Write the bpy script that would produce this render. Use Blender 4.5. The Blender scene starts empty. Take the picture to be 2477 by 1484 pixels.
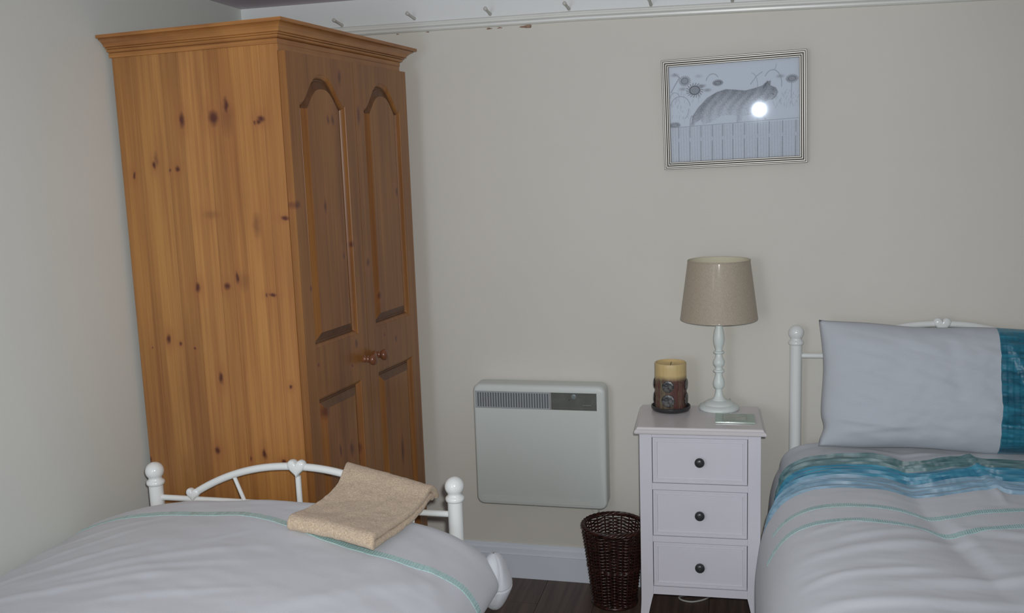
import bpy, math, random
import numpy as np
from mathutils import Vector, Matrix, noise
random.seed(7)
SC = bpy.context.scene
COL = SC.collection

# ------------------------------------------------------------------ camera
F_PX, PITCH, YAW, ROLL = 2243.5, .15099, -.24382, -.034392
cyw, syw = math.cos(YAW), math.sin(YAW)
fwd = Vector((syw*math.cos(PITCH), cyw*math.cos(PITCH), -math.sin(PITCH)))
r0 = Vector((cyw, -syw, 0)); u0 = r0.cross(fwd)
rt = r0*math.cos(ROLL) + u0*math.sin(ROLL)
up = -r0*math.sin(ROLL) + u0*math.cos(ROLL)
CAM = Vector((0, -3.15, 1.505))
cd = bpy.data.cameras.new('camera'); cam = bpy.data.objects.new('camera', cd); COL.objects.link(cam)
cd.sensor_fit = 'HORIZONTAL'; cd.sensor_width = 36; cd.lens = F_PX/2477*36
cd.clip_start = .01; cd.clip_end = 50
m = Matrix((( rt.x, up.x, -fwd.x, CAM.x), (rt.y, up.y, -fwd.y, CAM.y), (rt.z, up.z, -fwd.z, CAM.z), (0, 0, 0, 1)))
cam.matrix_world = m
SC.camera = cam

# ------------------------------------------------------------------ world, lights, exposure
w = bpy.data.worlds.new('world'); SC.world = w; w.use_nodes = True
bgn = w.node_tree.nodes['Background']; bgn.inputs[0].default_value = (.62, .74, 1, 1); bgn.inputs[1].default_value = .6
SC.view_settings.view_transform = 'Standard'; SC.view_settings.look = 'None'
SC.view_settings.gamma = 1; SC.view_settings.use_curve_mapping = False
SC.view_settings.exposure = 0.42

def light(name, kind, loc, energy, color=(1, 1, 1), rot=None, **k):
    l = bpy.data.lights.new(name, kind); l.energy = energy; l.color = color
    for a, b in k.items(): setattr(l, a, b)
    o = bpy.data.objects.new(name, l); COL.objects.link(o); o.location = loc
    if rot is not None: o.rotation_euler = rot
    return o
# the camera's own flash, just above the lens
fl = light('camera_flash', 'SPOT', CAM + rt*.03 + up*.045, 92, (.97, .985, 1), shadow_soft_size=.018, spot_size=math.radians(100), spot_blend=.8)
fl.rotation_euler = (m.to_3x3()).to_euler()
# added cool fill light behind the camera, in front of the unseen window
light('rear_cool_fill', 'AREA', (-1.22, -4.20, 1.33), 11, (.76, .88, 1), (math.radians(90), 0, 0), shape='RECTANGLE', size=.8, size_y=1.0)
# added warm fill light near the ceiling, behind the photographer
light('rear_warm_fill', 'POINT', (-1.15, -3.5, 1.95), 3.5, (1, .90, .74), shadow_soft_size=.12)

# ------------------------------------------------------------------ material helpers
class NT:
    def __init__(s, name):
        s.m = bpy.data.materials.new(name); s.m.use_nodes = True; s.t = s.m.node_tree
        s.b = s.t.nodes['Principled BSDF']; s.out = s.t.nodes['Material Output']
    def n(s, typ, **k):
        nd = s.t.nodes.new(typ)
        for a, b in k.items(): setattr(nd, a, b)
        return nd
    def l(s, a, b): s.t.links.new(a, b)
    def val(s, inp, v):
        if hasattr(v, 'is_output') or hasattr(v, 'links'): s.l(v, inp)
        else: inp.default_value = v
    def math(s, op, a, b=0.0, c=None, clamp=False):
        nd = s.n('ShaderNodeMath', operation=op, use_clamp=clamp)
        s.val(nd.inputs[0], a); s.val(nd.inputs[1], b)
        if c is not None: s.val(nd.inputs[2], c)
        return nd.outputs[0]
    def vmath(s, op, a, b=(0, 0, 0)):
        nd = s.n('ShaderNodeVectorMath', operation=op)
        s.val(nd.inputs[0], a); s.val(nd.inputs[1], b)
        return nd.outputs['Value'] if op in ('LENGTH', 'DISTANCE', 'DOT_PRODUCT') else nd.outputs[0]
    def coord(s, kind='Object'): return s.n('ShaderNodeTexCoord').outputs[kind]
    def noise(s, vec, scale, detail=3, rough=.55, dist=0):
        nd = s.n('ShaderNodeTexNoise'); s.val(nd.inputs['Vector'], vec); nd.inputs['Scale'].default_value = scale
        nd.inputs['Detail'].default_value = detail; nd.inputs['Roughness'].default_value = rough
        nd.inputs['Distortion'].default_value = dist
        return nd.outputs['Fac']
    def mix(s, fac, a, b, blend='MIX'):
        nd = s.n('ShaderNodeMix', data_type='RGBA', blend_type=blend)
        s.val(nd.inputs[0], fac)
        for i, v in ((6, a), (7, b)):
            if isinstance(v, (tuple, list)): nd.inputs[i].default_value = (*v[:3], 1)
            else: s.l(v, nd.inputs[i])
        return nd.outputs[2]
    def ramp(s, fac, lo, hi, a=0.0, b=1.0):
        nd = s.n('ShaderNodeMapRange'); s.val(nd.inputs[0], fac)
        nd.inputs[1].default_value = lo; nd.inputs[2].default_value = hi
        nd.inputs[3].default_value = a; nd.inputs[4].default_value = b
        return nd.outputs[0]
    def bump(s, h, strength=.3, dist=.002):
        nd = s.n('ShaderNodeBump'); nd.inputs['Strength'].default_value = strength
        nd.inputs['Distance'].default_value = dist; s.l(h, nd.inputs['Height'])
        s.l(nd.outputs[0], s.b.inputs['Normal']); return nd
    def set(s, color=None, rough=None, spec=None, metal=None, coat=None, sheen=None):
        if color is not None:
            if isinstance(color, (tuple, list)): s.b.inputs['Base Color'].default_value = (*color, 1)
            else: s.l(color, s.b.inputs['Base Color'])
        if rough is not None: s.val(s.b.inputs['Roughness'], rough)
        if spec is not None: s.b.inputs['Specular IOR Level'].default_value = spec
        if metal is not None: s.b.inputs['Metallic'].default_value = metal
        if coat is not None: s.b.inputs['Coat Weight'].default_value = coat; s.b.inputs['Coat Roughness'].default_value = .15
        if sheen is not None: s.b.inputs['Sheen Weight'].default_value = sheen; s.b.inputs['Sheen Roughness'].default_value = .5
        return s.m

def paint(name, color, rough=.6, spec=.3, nscale=0, amt=.05, bumps=0, bscale=200, **k):
    t = NT(name); c = t.coord()
    col = color
    if nscale:
        f = t.noise(c, nscale, 3)
        col = t.mix(t.ramp(f, .3, .7), [x*(1-amt) for x in color], [min(1, x*(1+amt)) for x in color])
    if bumps: t.bump(t.noise(c, bscale, 3), bumps, .001)
    return t.set(col, rough, spec, **k)

M = {}
M['wall'] = paint('cream_wall_paint', (.690, .665, .600), .75, .25, 3, .015, .25, 90)
M['wall_l'] = paint('wall_paint_cool_tinge', (.70, .725, .68), .75, .25, 3, .015, .25, 90)  # left wall: cooler tinge of the light put into the paint colour
M['frieze'] = paint('white_board_paint', (.78, .80, .79), .5, .35, 4, .02, .1, 60)
M['rail'] = paint('off_white_gloss_rail', (.74, .745, .70), .3, .5, 5, .03, .1, 60)
M['ceiling'] = paint('ceiling_paint', (.66, .61, .67), .85, .2, 3, .02)
M['skirting'] = paint('white_gloss_skirting', (.74, .80, .87), .35, .45, 6, .02)
M['peg'] = paint('peg_paint', (.58, .57, .52), .45, .4)
M['plaster'] = paint('bare_brown_plaster', (.30, .20, .15), .9, .1, 80, .3)
M['white_metal'] = paint('white_enamelled_metal', (.80, .82, .80), .16, .55)
M['white_wood'] = paint('white_lacquered_wood', (.72, .705, .765), .38, .4, 8, .015, .06, 80)
M['white_wood_top'] = paint('white_lacquered_top', (.70, .665, .67), .25, .5, 8, .015)
M['heater'] = paint('cream_enamel_heater', (.655, .70, .665), .4, .4, 5, .01)
M['heater_grey'] = paint('grey_plastic_grille', (.38, .40, .41), .4, .4)
M['heater_dark'] = paint('dark_grille_recess', (.17, .18, .19), .6, .3)
M['chrome'] = paint('bright_metal_strip', (.62, .62, .62), .25, .5, metal=.7)
M['knob_dark'] = paint('dark_bronze_knob', (.035, .037, .04), .32, .6)
M['lamp_paint'] = paint('white_painted_turned_wood', (.74, .80, .77), .35, .4)
M['brass'] = paint('dull_lamp_fitting', (.55, .5, .4), .3, .5, metal=.6)
M['cable'] = paint('grey_white_cable', (.48, .48, .46), .5, .4)
M['mattress'] = paint('mattress_ticking', (.7, .69, .66), .9, .1)
M['cat_dark'] = paint('dish_dark_glaze', (.035, .033, .035), .35, .5)

def fabric(name, color, scale=900, b=.25, rough=.9, amt=.04, sheen=.15):
    t = NT(name); c = t.coord()
    f = t.noise(c, scale, 2, .7); g = t.noise(c, 6, 3)
    col = t.mix(t.ramp(f, .3, .7), [x*(1-amt) for x in color], [min(1, x*(1+amt)) for x in color])
    t.bump(f, b, .0006)
    return t.set(col, rough, .15, sheen=sheen)
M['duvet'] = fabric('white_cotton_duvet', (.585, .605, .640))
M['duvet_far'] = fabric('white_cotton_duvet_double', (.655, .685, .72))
M['pillow'] = fabric('white_cotton_pillow', (.55, .585, .63))
def towel_mat():
    t = NT('beige_terry_towel'); c = t.coord()
    f = t.noise(c, 260, 4, .75); g = t.noise(c, 30, 3)
    h = t.math('ADD', t.math('MULTIPLY', f, 1.0), t.math('MULTIPLY', g, .35))
    col = t.mix(t.ramp(f, .35, .65), (.50, .36, .235), (.86, .68, .48))
    t.bump(h, .9, .004)
    return t.set(col, .95, .1, sheen=.4)
M['towel'] = towel_mat()
def satin(name, c1, c2, spots=.0):
    t = NT(name); c = t.coord()
    mp = t.n('ShaderNodeMapping'); t.l(c, mp.inputs[0]); mp.inputs['Scale'].default_value = (.35, 6, 6)
    f = t.noise(mp.outputs[0], 9, 4, .6, .6)
    col = t.mix(t.ramp(f, .35, .68), c1, c2)
    t.bump(t.noise(mp.outputs[0], 40, 2), .2, .0015)
    return t.set(col, .42, .5, sheen=.2)
M['satin_green'] = satin('grey_green_satin', (.055, .13, .14), (.14, .26, .27))
M['satin_blue'] = satin('turquoise_blue_satin', (.022, .16, .27), (.07, .33, .46))
M['satin_pale'] = satin('pale_blue_satin', (.15, .27, .36), (.28, .44, .56))
M['satin_teal'] = satin('deep_teal_satin', (.006, .085, .14), (.03, .25, .36))
M['ribbon'] = paint('mint_satin_ribbon', (.42, .62, .61), .2, .9, 400, .2)

def shade_mat():
    t = NT('beige_fabric_lampshade'); c = t.coord()
    mp = t.n('ShaderNodeMapping'); t.l(c, mp.inputs[0]); mp.inputs['Scale'].default_value = (1, 1, .35)
    f = t.noise(mp.outputs[0], 500, 2, .7); g = t.noise(c, 900, 2)
    col = t.mix(t.ramp(f, .3, .7), (.385, .325, .245), (.51, .44, .345))
    t.bump(f, .4, .0006)
    t.set(col, .55, .35); t.b.inputs['Coat Weight'].default_value = .22; t.b.inputs['Coat Roughness'].default_value = .10
    return t.m
M['shade'] = shade_mat()
M['shade_in'] = paint('pale_shade_lining', (.72, .68, .52), .8, .2)

def pine(name, knots=(), axis='side', base=(.46, .215, .062), dark=(.27, .105, .032), rough=.38):
    """knots: (a, z, ra, rz, strength) in the wardrobe's own coordinates; a = X for 'side', Y for 'front'"""
    t = NT(name); c = t.coord()
    mp = t.n('ShaderNodeMapping'); t.l(c, mp.inputs[0]); mp.inputs['Scale'].default_value = (55, 55, 1.1)
    if axis == 'cross': mp.inputs['Scale'].default_value = (2, 2, 55)
    g1 = t.noise(mp.outputs[0], 1.0, 4, .6, .35)
    mp2 = t.n('ShaderNodeMapping'); t.l(c, mp2.inputs[0]); mp2.inputs['Scale'].default_value = (260, 260, 4) if axis != 'cross' else (5, 5, 260)
    g2 = t.noise(mp2.outputs[0], 1.0, 3, .6)
    mp3 = t.n('ShaderNodeMapping'); t.l(c, mp3.inputs[0]); mp3.inputs['Scale'].default_value = (7, 7, 1.3)
    g3 = t.noise(mp3.outputs[0], 1.0, 3, .5)
    f = t.math('ADD', t.math('MULTIPLY', g1, .55), t.math('ADD', t.math('MULTIPLY', g2, .25), t.math('MULTIPLY', g3, .45)))
    col = t.mix(t.ramp(f, .48, .78), base, dark)
    oi = t.n('ShaderNodeObjectInfo')
    col = t.mix(1.0, col, oi.outputs['Color'], 'MULTIPLY')
    core = None; halo = None
    sep = t.n('ShaderNodeSeparateXYZ'); t.l(c, sep.inputs[0])
    comb = t.n('ShaderNodeCombineXYZ'); t.l(sep.outputs[0 if axis == 'side' else 1], comb.inputs[0]); t.l(sep.outputs[2], comb.inputs[1])
    wob = t.n('ShaderNodeTexNoise'); t.l(c, wob.inputs['Vector']); wob.inputs['Scale'].default_value = 45
    wv = t.vmath('SCALE', t.vmath('SUBTRACT', wob.outputs['Color'], (.5, .5, .5)))
    wv.node.inputs['Scale'].default_value = .012
    p = t.vmath('ADD', comb.outputs[0], wv)
    pz = t.vmath('MULTIPLY', p, (1, 1, 0))
    for (a, z, ra, rz, st) in knots:
        d = t.vmath('LENGTH', t.vmath('MULTIPLY', t.vmath('SUBTRACT', pz, (a, z, 0)), (1/ra, 1/rz, 0)))
        k = t.ramp(d, .35, 1.25, st, 0)
        h = t.ramp(d, .8, 3.6, .5*st, 0)
        core = k if core is None else t.math('MAXIMUM', core, k)
        halo = h if halo is None else t.math('MAXIMUM', halo, h)
    if core is not None:
        col = t.mix(halo, col, (.33, .12, .04))
        col = t.mix(core, col, (.095, .025, .014))
    t.bump(f, .12, .001)
    t.set(col, rough, .4)
    t.b.inputs['Coat Weight'].default_value = .25; t.b.inputs['Coat Roughness'].default_value = .3
    return t.m

def ptri(v): return [tuple(map(float, p)) for p in v]

# ------------------------------------------------------------------ mesh helpers
def mesh(name, v, f, mat=None, smooth=None):
    me = bpy.data.meshes.new(name); me.from_pydata(ptri(v), [], [tuple(int(i) for i in q) for q in f])
    me.validate(); me.update()
    if mat is not None: me.materials.append(mat)
    if smooth is not None:
        me.polygons.foreach_set('use_smooth', [True]*len(me.polygons))
        if smooth < 179:
            me.set_sharp_from_angle(angle=math.radians(smooth))
    return me
def obj(name, me, parent=None, loc=None, rot=None, color=None):
    o = bpy.data.objects.new(name, me); COL.objects.link(o)
    if parent is not None: o.parent = parent
    if loc is not None: o.location = loc
    if rot is not None: o.rotation_euler = rot
    if color is not None: o.color = (*color, 1)
    return o
def tag(o, label=None, cat=None, group=None, kind=None):
    if label: o['label'] = label
    if cat: o['category'] = cat
    if group: o['group'] = group
    if kind: o['kind'] = kind
    return o
def thing(name, label, cat, loc=(0, 0, 0), rz=0, group=None):
    o = bpy.data.objects.new(name, None); COL.objects.link(o); o.location = loc; o.rotation_euler = (0, 0, rz)
    o.empty_display_size = .1
    return tag(o, label, cat, group)
def bevel(o, wd=.002, seg=2, ang=35):
    b = o.modifiers.new('bevel', 'BEVEL'); b.width = wd; b.segments = seg; b.limit_method = 'ANGLE'; b.angle_limit = math.radians(ang)
    for p in o.data.polygons: p.use_smooth = True
    b.harden_normals = True
    return o

class MB:
    def __init__(s): s.v = []; s.f = []
    def add(s, v, f):
        n = len(s.v); s.v += [tuple(p) for p in v]; s.f += [tuple(i+n for i in q) for q in f]; return s
    def box(s, x0, x1, y0, y1, z0, z1):
        return s.add([(x0,y0,z0),(x1,y0,z0),(x1,y1,z0),(x0,y1,z0),(x0,y0,z1),(x1,y0,z1),(x1,y1,z1),(x0,y1,z1)],
                     [(0,3,2,1),(4,5,6,7),(0,1,5,4),(1,2,6,5),(2,3,7,6),(3,0,4,7)])
    def prism(s, pts, axis, a, b):
        """extrude a 2-D outline along axis from a to b (axis 0: pts are (y,z); 1: (x,z); 2: (x,y))"""
        def P(p, t):
            return {0: (t, p[0], p[1]), 1: (p[0], t, p[1]), 2: (p[0], p[1], t)}[axis]
        n = len(pts)
        v = [P(p, a) for p in pts] + [P(p, b) for p in pts]
        f = [tuple(range(n))[::-1], tuple(range(n, 2*n))] + [(i, (i+1) % n, n+(i+1) % n, n+i) for i in range(n)]
        return s.add(v, f)
    def lathe(s, prof, seg=32, c=(0, 0, 0)):
        v = []; f = []
        for r, z in prof:
            for k in range(seg):
                a = 2*math.pi*k/seg; v.append((c[0]+r*math.cos(a), c[1]+r*math.sin(a), c[2]+z))
        for i in range(len(prof)-1):
            for k in range(seg):
                k2 = (k+1) % seg; f.append((i*seg+k, i*seg+k2, (i+1)*seg+k2, (i+1)*seg+k))
        if prof[0][0] > 1e-6: f.append(tuple(range(seg))[::-1])
        if prof[-1][0] > 1e-6: f.append(tuple(range((len(prof)-1)*seg, len(prof)*seg)))
        return s.add(v, f)
    def tube(s, pts, r, seg=10, closed=False, caps=True):
        pts = [Vector(p) for p in pts]; n = len(pts); v = []; f = []
        nrm = None
        for i in range(n):
            if closed: t = (pts[(i+1) % n]-pts[i-1]).normalized()
            else: t = (pts[min(i+1, n-1)]-pts[max(i-1, 0)]).normalized()
            if nrm is None:
                nrm = t.cross(Vector((0, 0, 1)))
                if nrm.length < 1e-3: nrm = t.cross(Vector((1, 0, 0)))
                nrm.normalize()
            else:
                nrm = (nrm - t*nrm.dot(t)).normalized()
            bn = t.cross(nrm)
            rr = r[i] if isinstance(r, (list, tuple)) else r
            for k in range(seg):
                a = 2*math.pi*k/seg; v.append(pts[i]+(nrm*math.cos(a)+bn*math.sin(a))*rr)
        for i in range(n if closed else n-1):
            j = (i+1) % n
            for k in range(seg):
                k2 = (k+1) % seg; f.append((i*seg+k, j*seg+k, j*seg+k2, i*seg+k2))
        if not closed and caps: f.append(tuple(range(seg))); f.append(tuple(range((n-1)*seg, n*seg))[::-1])
        return s.add(v, f)
    def build(s, name, mat, parent=None, smooth=None, **k): return obj(name, mesh(name, s.v, s.f, mat, smooth), parent, **k)

def grid_faces(nu, nv, flip=False):
    f = []
    for i in range(nu-1):
        for j in range(nv-1):
            q = (i*nv+j, (i+1)*nv+j, (i+1)*nv+j+1, i*nv+j+1)
            f.append(q[::-1] if flip else q)
    return f

# ================================================================== SETTING
XL, XR, YB, YF, ZC = -1.75, 2.75, 0.0, -4.25, 2.094
def struct(o): o['kind'] = 'structure'; return o
# floor: dark laminate planks, each a piece
fl_o = struct(MB().box(XL-.1, XR+.1, YF-.1, YB+.1, -.05, -.0125).build('floor', paint('floor_screed', (.05, .04, .035), .9)))
def floor_mat():
    t = NT('dark_laminate'); c = t.coord('Object')
    mp = t.n('ShaderNodeMapping'); t.l(c, mp.inputs[0]); mp.inputs['Scale'].default_value = (38, 1.6, 10)
    oi = t.n('ShaderNodeObjectInfo'); off = t.n('ShaderNodeCombineXYZ')
    t.l(t.math('MULTIPLY', oi.outputs['Random'], 40), off.inputs[1]); t.l(off.outputs[0], mp.inputs['Location'])
    f = t.noise(mp.outputs[0], 1, 5, .65, .5)
    col = t.mix(t.ramp(f, .3, .7), (.062, .042, .034), (.150, .098, .072))
    t.bump(f, .15, .001)
    return t.set(col, .42, .4)
M['floor'] = floor_mat()
PW, PL = .193, 1.29
pl_me = mesh('plank', *(lambda b: (b.v, b.f))(MB().box(.0008, PW-.0008, .0008, PL-.0008, -.012, 0)), M['floor'])
x = -.678-6*PW; col_i = 0
while x < XR:
    y = YB - PL*(1 - (.37*col_i) % 1)
    y = YB + .0
    offs = (.43*col_i) % 1*PL
    ys = []; yy = YB-.012-offs
    ys = [(max(yy, YF), YB-.012)] if offs > .1 else [(YB-.012-PL, YB-.012)]
    cur = ys[0][0]
    while cur > YF+.02:
        ys.append((max(cur-PL, YF), cur)); cur -= PL
    for (a, b2) in ys:
        x0, x1 = max(x, XL+.002), min(x+PW, XR-.002)
        if b2-a < .02 or x1-x0 < .02: continue
        if abs((b2-a)-PL) < 1e-6 and abs(x1-x0-PW) < 1e-6:
            obj('plank', pl_me, fl_o, (x, a, 0))
        else:
            o = MB().box(.0008, x1-x0-.0008, .0008, b2-a-.0008, -.012, 0).build('plank', M['floor'], fl_o); o.location = (x0, a, 0)
    x += PW; col_i += 1

wall_b = struct(MB().box(XL-.1, XR+.1, YB, YB+.1, -.05, ZC+.1).build('wall_back', M['wall']))
struct(MB().box(XL-.1, XL, YF-.1, YB, -.05, ZC+.1).build('wall_left', M['wall_l']))
struct(MB().box(XR, XR+.1, YF-.1, YB, -.05, ZC+.1).build('wall_right', M['wall']))
# wall behind the photographer; unseen window opening added to go with the cool fill
wx0, wx1, wz0, wz1 = -1.68, -.76, .78, 1.9
b = MB().box(XL, wx0, YF-.1, YF, -.05, ZC+.1).box(wx1, XR, YF-.1, YF, -.05, ZC+.1).box(wx0, wx1, YF-.1, YF, -.05, wz0).box(wx0, wx1, YF-.1, YF, wz1, ZC+.1)
struct(b.build('wall_front', M['wall']))
wn = MB()
for (a, c2) in ((wx0, wx0+.05), (wx1-.05, wx1), ((wx0+wx1)/2-.03, (wx0+wx1)/2+.03)): wn.box(a, c2, YF-.07, YF-.02, wz0, wz1)
for (a, c2) in ((wz0, wz0+.05), (wz1-.05, wz1)): wn.box(wx0+.05, wx1-.05, YF-.068, YF-.022, a, c2)
win = struct(wn.build('added_window', M['frieze']))
gl = NT('window_glass'); gl.b.inputs['Transmission Weight'].default_value = 1; gl.set((.95, .98, 1), .02, .5)
MB().box(wx0+.05, wx1-.05, YF-.048, YF-.042, wz0+.05, wz1-.05).build('added_window_pane', gl.m, win)
struct(MB().box(XL-.1, XR+.1, YF-.1, YB+.1, ZC, ZC+.1).build('ceiling', M['ceiling']))

# skirting
def sk_prof(t=.018):
    return [(0, 0), (-t, 0), (-t, .089), (-t-.0015, .0905), (-t+.002, .094), (-t+.003, .100), (-t+.004, .112), (-t+.009, .118), (-t+.010, .124), (-.004, .127), (0, .127)]
b = MB(); b.prism([(y2, z2) for y2, z2 in sk_prof()], 0, XL, XR)
struct(b.build('baseboard_back', M['skirting'], smooth=30))
b = MB(); b.prism([(XL-y2, z2) for y2, z2 in sk_prof()][::-1], 1, YF, YB-.019)
struct(b.build('baseboard_left', M['skirting'], smooth=30))
b = MB(); b.prism([(XR+y2, z2) for y2, z2 in sk_prof()], 1, YF, YB-.019)
struct(b.build('baseboard_right', M['skirting'], smooth=30))

# white frieze board and moulded rail running round the top of the back wall (slightly out of level)
def rail_z(xx):  # lower edge
    return float(np.interp(xx, [-1.76, -1.256, -.519, .068, .556, 2.75], [1.975, 1.973, 1.970, 1.959, 1.948, 1.915]))
xs = [-1.75, -1.256, -.9, -.519, -.2, .068, .3, .556, 1.0, 1.5, 2.75]
prof = [(0, 0), (-.016, 0), (-.021, .004), (-.022, .010), (-.017, .015), (-.012, .018), (-.012, .022), (-.015, .025), (-.015, .029), (-.010, .033), (0, .033)]
v = []; f = []
for xx in xs:
    for (py_, pz_) in prof: v.append((xx, py_, rail_z(xx)+pz_))
n = len(prof)
for i in range(len(xs)-1):
    for k in range(n): f.append((i*n+k, i*n+(k+1) % n, (i+1)*n+(k+1) % n, (i+1)*n+k))
f.append(tuple(range(n))); f.append(tuple(range((len(xs)-1)*n, len(xs)*n))[::-1])
struct(obj('trim_1', mesh('trim_1', v, f, M['rail'], 35)))
v = []; f = []
for xx in xs: v += [(xx, 0, rail_z(xx)+.033), (xx, -.009, rail_z(xx)+.033), (xx, -.009, ZC), (xx, 0, ZC)]
for i in range(len(xs)-1):
    for k in range(4): f.append((i*4+k, i*4+(k+1) % 4, (i+1)*4+(k+1) % 4, (i+1)*4+k))
struct(obj('trim_2', mesh('trim_2', v, f, M['frieze'])))

# pegs on the board
peg = MB().lathe([(0, 0), (.0055, 0), (.0058, .006), (.0050, .014), (.0045, .040), (.0050, .056), (.0062, .062), (.0062, .068), (.004, .0705), (0, .071)], 14)
peg_me = mesh('wall_peg', peg.v, peg.f, M['peg'], 40)
peg_lab = ['small pale wooden peg on the white board, half hidden behind the wardrobe cornice', 'small pale wooden peg on the white board, first clear of the wardrobe',
           'small pale wooden peg above the left end of the heater, on the white board', 'small pale wooden peg on the white board above the right end of the heater',
           'small pale wooden peg on the white board, above and left of the framed picture', 'small pale wooden peg at the very top edge, above the framed picture']
for i, (px_, pz_) in enumerate([(-1.361, 2.012), (-1.092, 2.016), (-.822, 2.012), (-.552, 2.010), (-.283, 2.004), (-.026, 1.998)]):
    o = obj('wall_peg', peg_me, None, (px_, -.009, pz_), (math.radians(82), 0, math.radians(random.uniform(-3, 3))))
    tag(o, peg_lab[i], 'peg', 'pegs along the white board')
# bare chips in the paint under the rail
for (cx_, cz_, wd_, ht_) in ((-.83, 1.967, .020, .005), (-.793, 1.967, .018, .004), (-.70, 1.965, .042, .010), (-1.05, 1.970, .012, .003), (-1.16, 1.970, .010, .003)):
    pts = []
    for k in range(12):
        a = 2*math.pi*k/12; rr = 1+.25*math.sin(3*a+cx_*20)
        pts.append((cx_+wd_/2*rr*math.cos(a), cz_+ht_/2*rr*math.sin(a)))
    MB().prism(pts, 1, -.0008, .001).build('paint_chip', M['plaster'], wall_b)

# ================================================================== WARDROBE
WYAW = -.1094
wd = thing('wardrobe', 'tall antique pine two-door wardrobe with arched panels and moulded cornice in the corner', 'wardrobe', (-1.145, -.898, 0), WYAW)
sk = [(.374, 1.662, .010, .022), (.267, 1.662, .017, .022), (.224, 1.693, .009, .024), (.114, 1.652, .012, .010), (.122, 1.645, .009, .008), (.135, 1.643, .004, .007),
      (.557, 1.513, .006, .010), (.484, 1.54, .007, .013), (.402, 1.528, .009, .010), (.430, 1.525, .004, .006), (.369, 1.191, .009, .014), (.267, 1.195, .010, .012),
      (.230, 1.220, .006, .018), (.118, 1.173, .014, .006), (.138, 1.170, .004, .006), (.488, 1.037, .008, .016), (.445, 1.024, .006, .006), (.396, 1.01, .005, .005),
      (.550, 1.008, .003, .003), (.314, .928, .009, .018), (.348, .709, .010, .014), (.233, .693, .004, .008), (.185, .711, .008, .015), (.122, .692, .008, .007),
      (.596, .66, .005, .012), (.082, .913, .006, .007), (.06, 1.385, .014, .006)]
skn = [(-a, z, ra, rz, 1.0 if ra > .0045 else .8) for a, z, ra, rz in sk] + [(-.152, 1.366, .014, .035, .45), (-.224, 1.66, .022, .05, .35), (-.21, 1.21, .02, .03, .3), (-.30, 1.397, .03, .012, .3), (-.474, 1.555, .008, .022, .5)]
M['pine_side'] = pine('antique_pine_side', skn, 'side')
fk = [(.251, 1.652, .008, .014), (.274, 1.653, .008, .016), (.206, 1.407, .008, .022), (.344, 1.286, .012, .010), (.432, 1.222, .009, .016), (.327, 1.095, .007, .006), (.50, 1.108, .010, .012),
      (.292, 1.256, .007, .012), (.10, 1.183, .009, .010), (.06, 1.419, .016, .012), (.592, .95, .009, .013), (.513, .978, .007, .007), (.331, .984, .009, .014), (.112, .963, .007, .007), (.299, .922, .007, .005),
      (.139, .823, .018, .024), (.204, .685, .008, .020), (.269, .672, .012, .026), (.33, .653, .009, .022), (.681, 1.619, .009, .008), (.654, 1.431, .010, .016), (.6, .564, .012, .05), (.325, 1.775, .010, .025), (.425, 1.67, .012, .03)]
M['pine_front'] = pine('antique_pine_front', [(a, z, ra, rz, .8) for a, z, ra, rz in fk], 'front')
M['pine_cross'] = pine('antique_pine_cornice', [(-.56, 1.872, .022, .006, .8)], 'side')
M['pine_cross2'] = pine('antique_pine_rail', (), 'cross')
# carcass
c = MB().box(-.596, -.0495, .0625, .749, .075, 1.845).box(-.590, -.055, .058, .745, 0, .078)
c.box(-.598, -.0492, .7495, .757, .075, 1.845)
c.build('carcass', M['pine_side'], wd)
# glued staves of the side that faces the room
edges = [.598, .531, .473, .431, .370, .286, .241, .186, .105, .0492]
tones = [(.93, .93, .90), (1.0, 1.03, 1.0), (.98, 1.0, 1.0), (.90, .90, .9), (1.08, 1.10, 1.1), (.95, .93, .9), (1.02, 1.0, .95), (1.10, 1.10, 1.05), (.99, .97, .95)]
sp_par = MB().box(-.597, -.0496, .056, .0623, .075, 1.844).build('side_panel', M['pine_side'], wd)
for i in range(9):
    o = MB().box(-edges[i]+.0002, -edges[i+1]-.0002, .049, .0565, .075, 1.845).build('stave', M['pine_side'], sp_par, color=tones[i]); bevel(o, .0004, 1)
# cornice: moulded profile swept around three sides and the back
cp = [(.047, -.058), (.0445, -.058), (.044, -.0465), (.0475, -.0455), (.0475, -.0445), (.040, -.044), (.0365, -.041), (.036, -.0375), (.040, -.0365), (.040, -.0355), (.0325, -.035), (.031, -.0325), (.0335, -.0315), (.0335, -.0305), (.027, -.030), (.0262, -.026), (.0225, -.0215), (.017, -.0165), (.0115, -.0130), (.0075, -.0115), (.0095, -.0105), (.0095, -.0097), (.0015, -.0090), (.0, -.0080), (.0, .0)]
x0, x1, y0, y1, H = -.603, 0, 0, .802, 1.903
v = []; f = []
cor = [(x0, y0, 0, 1), (x1, y0, -1, 1), (x1, y1, -1, -1), (x0, y1, 0, -1)]
for (a, z) in cp:
    for (X, Y, sx, sy) in cor: v.append((X+sx*a, Y+sy*a, H+z))
for i in range(len(cp)-1):
    for k in range(4): f.append((i*4+k, i*4+(k+1) % 4, (i+1)*4+(k+1) % 4, (i+1)*4+k))
f.append((len(cp)*4-4, len(cp)*4-3, len(cp)*4-2, len(cp)*4-1)); f.append((3, 2, 1, 0))
obj('cornice', mesh('cornice', v, f, M['pine_cross2']), wd, color=(.98, .95, .9))
MB().box(-.08, -.0468, .0495, .757, 1.826, 1.8455).build('top_rail', M['pine_cross2'], wd)

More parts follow.
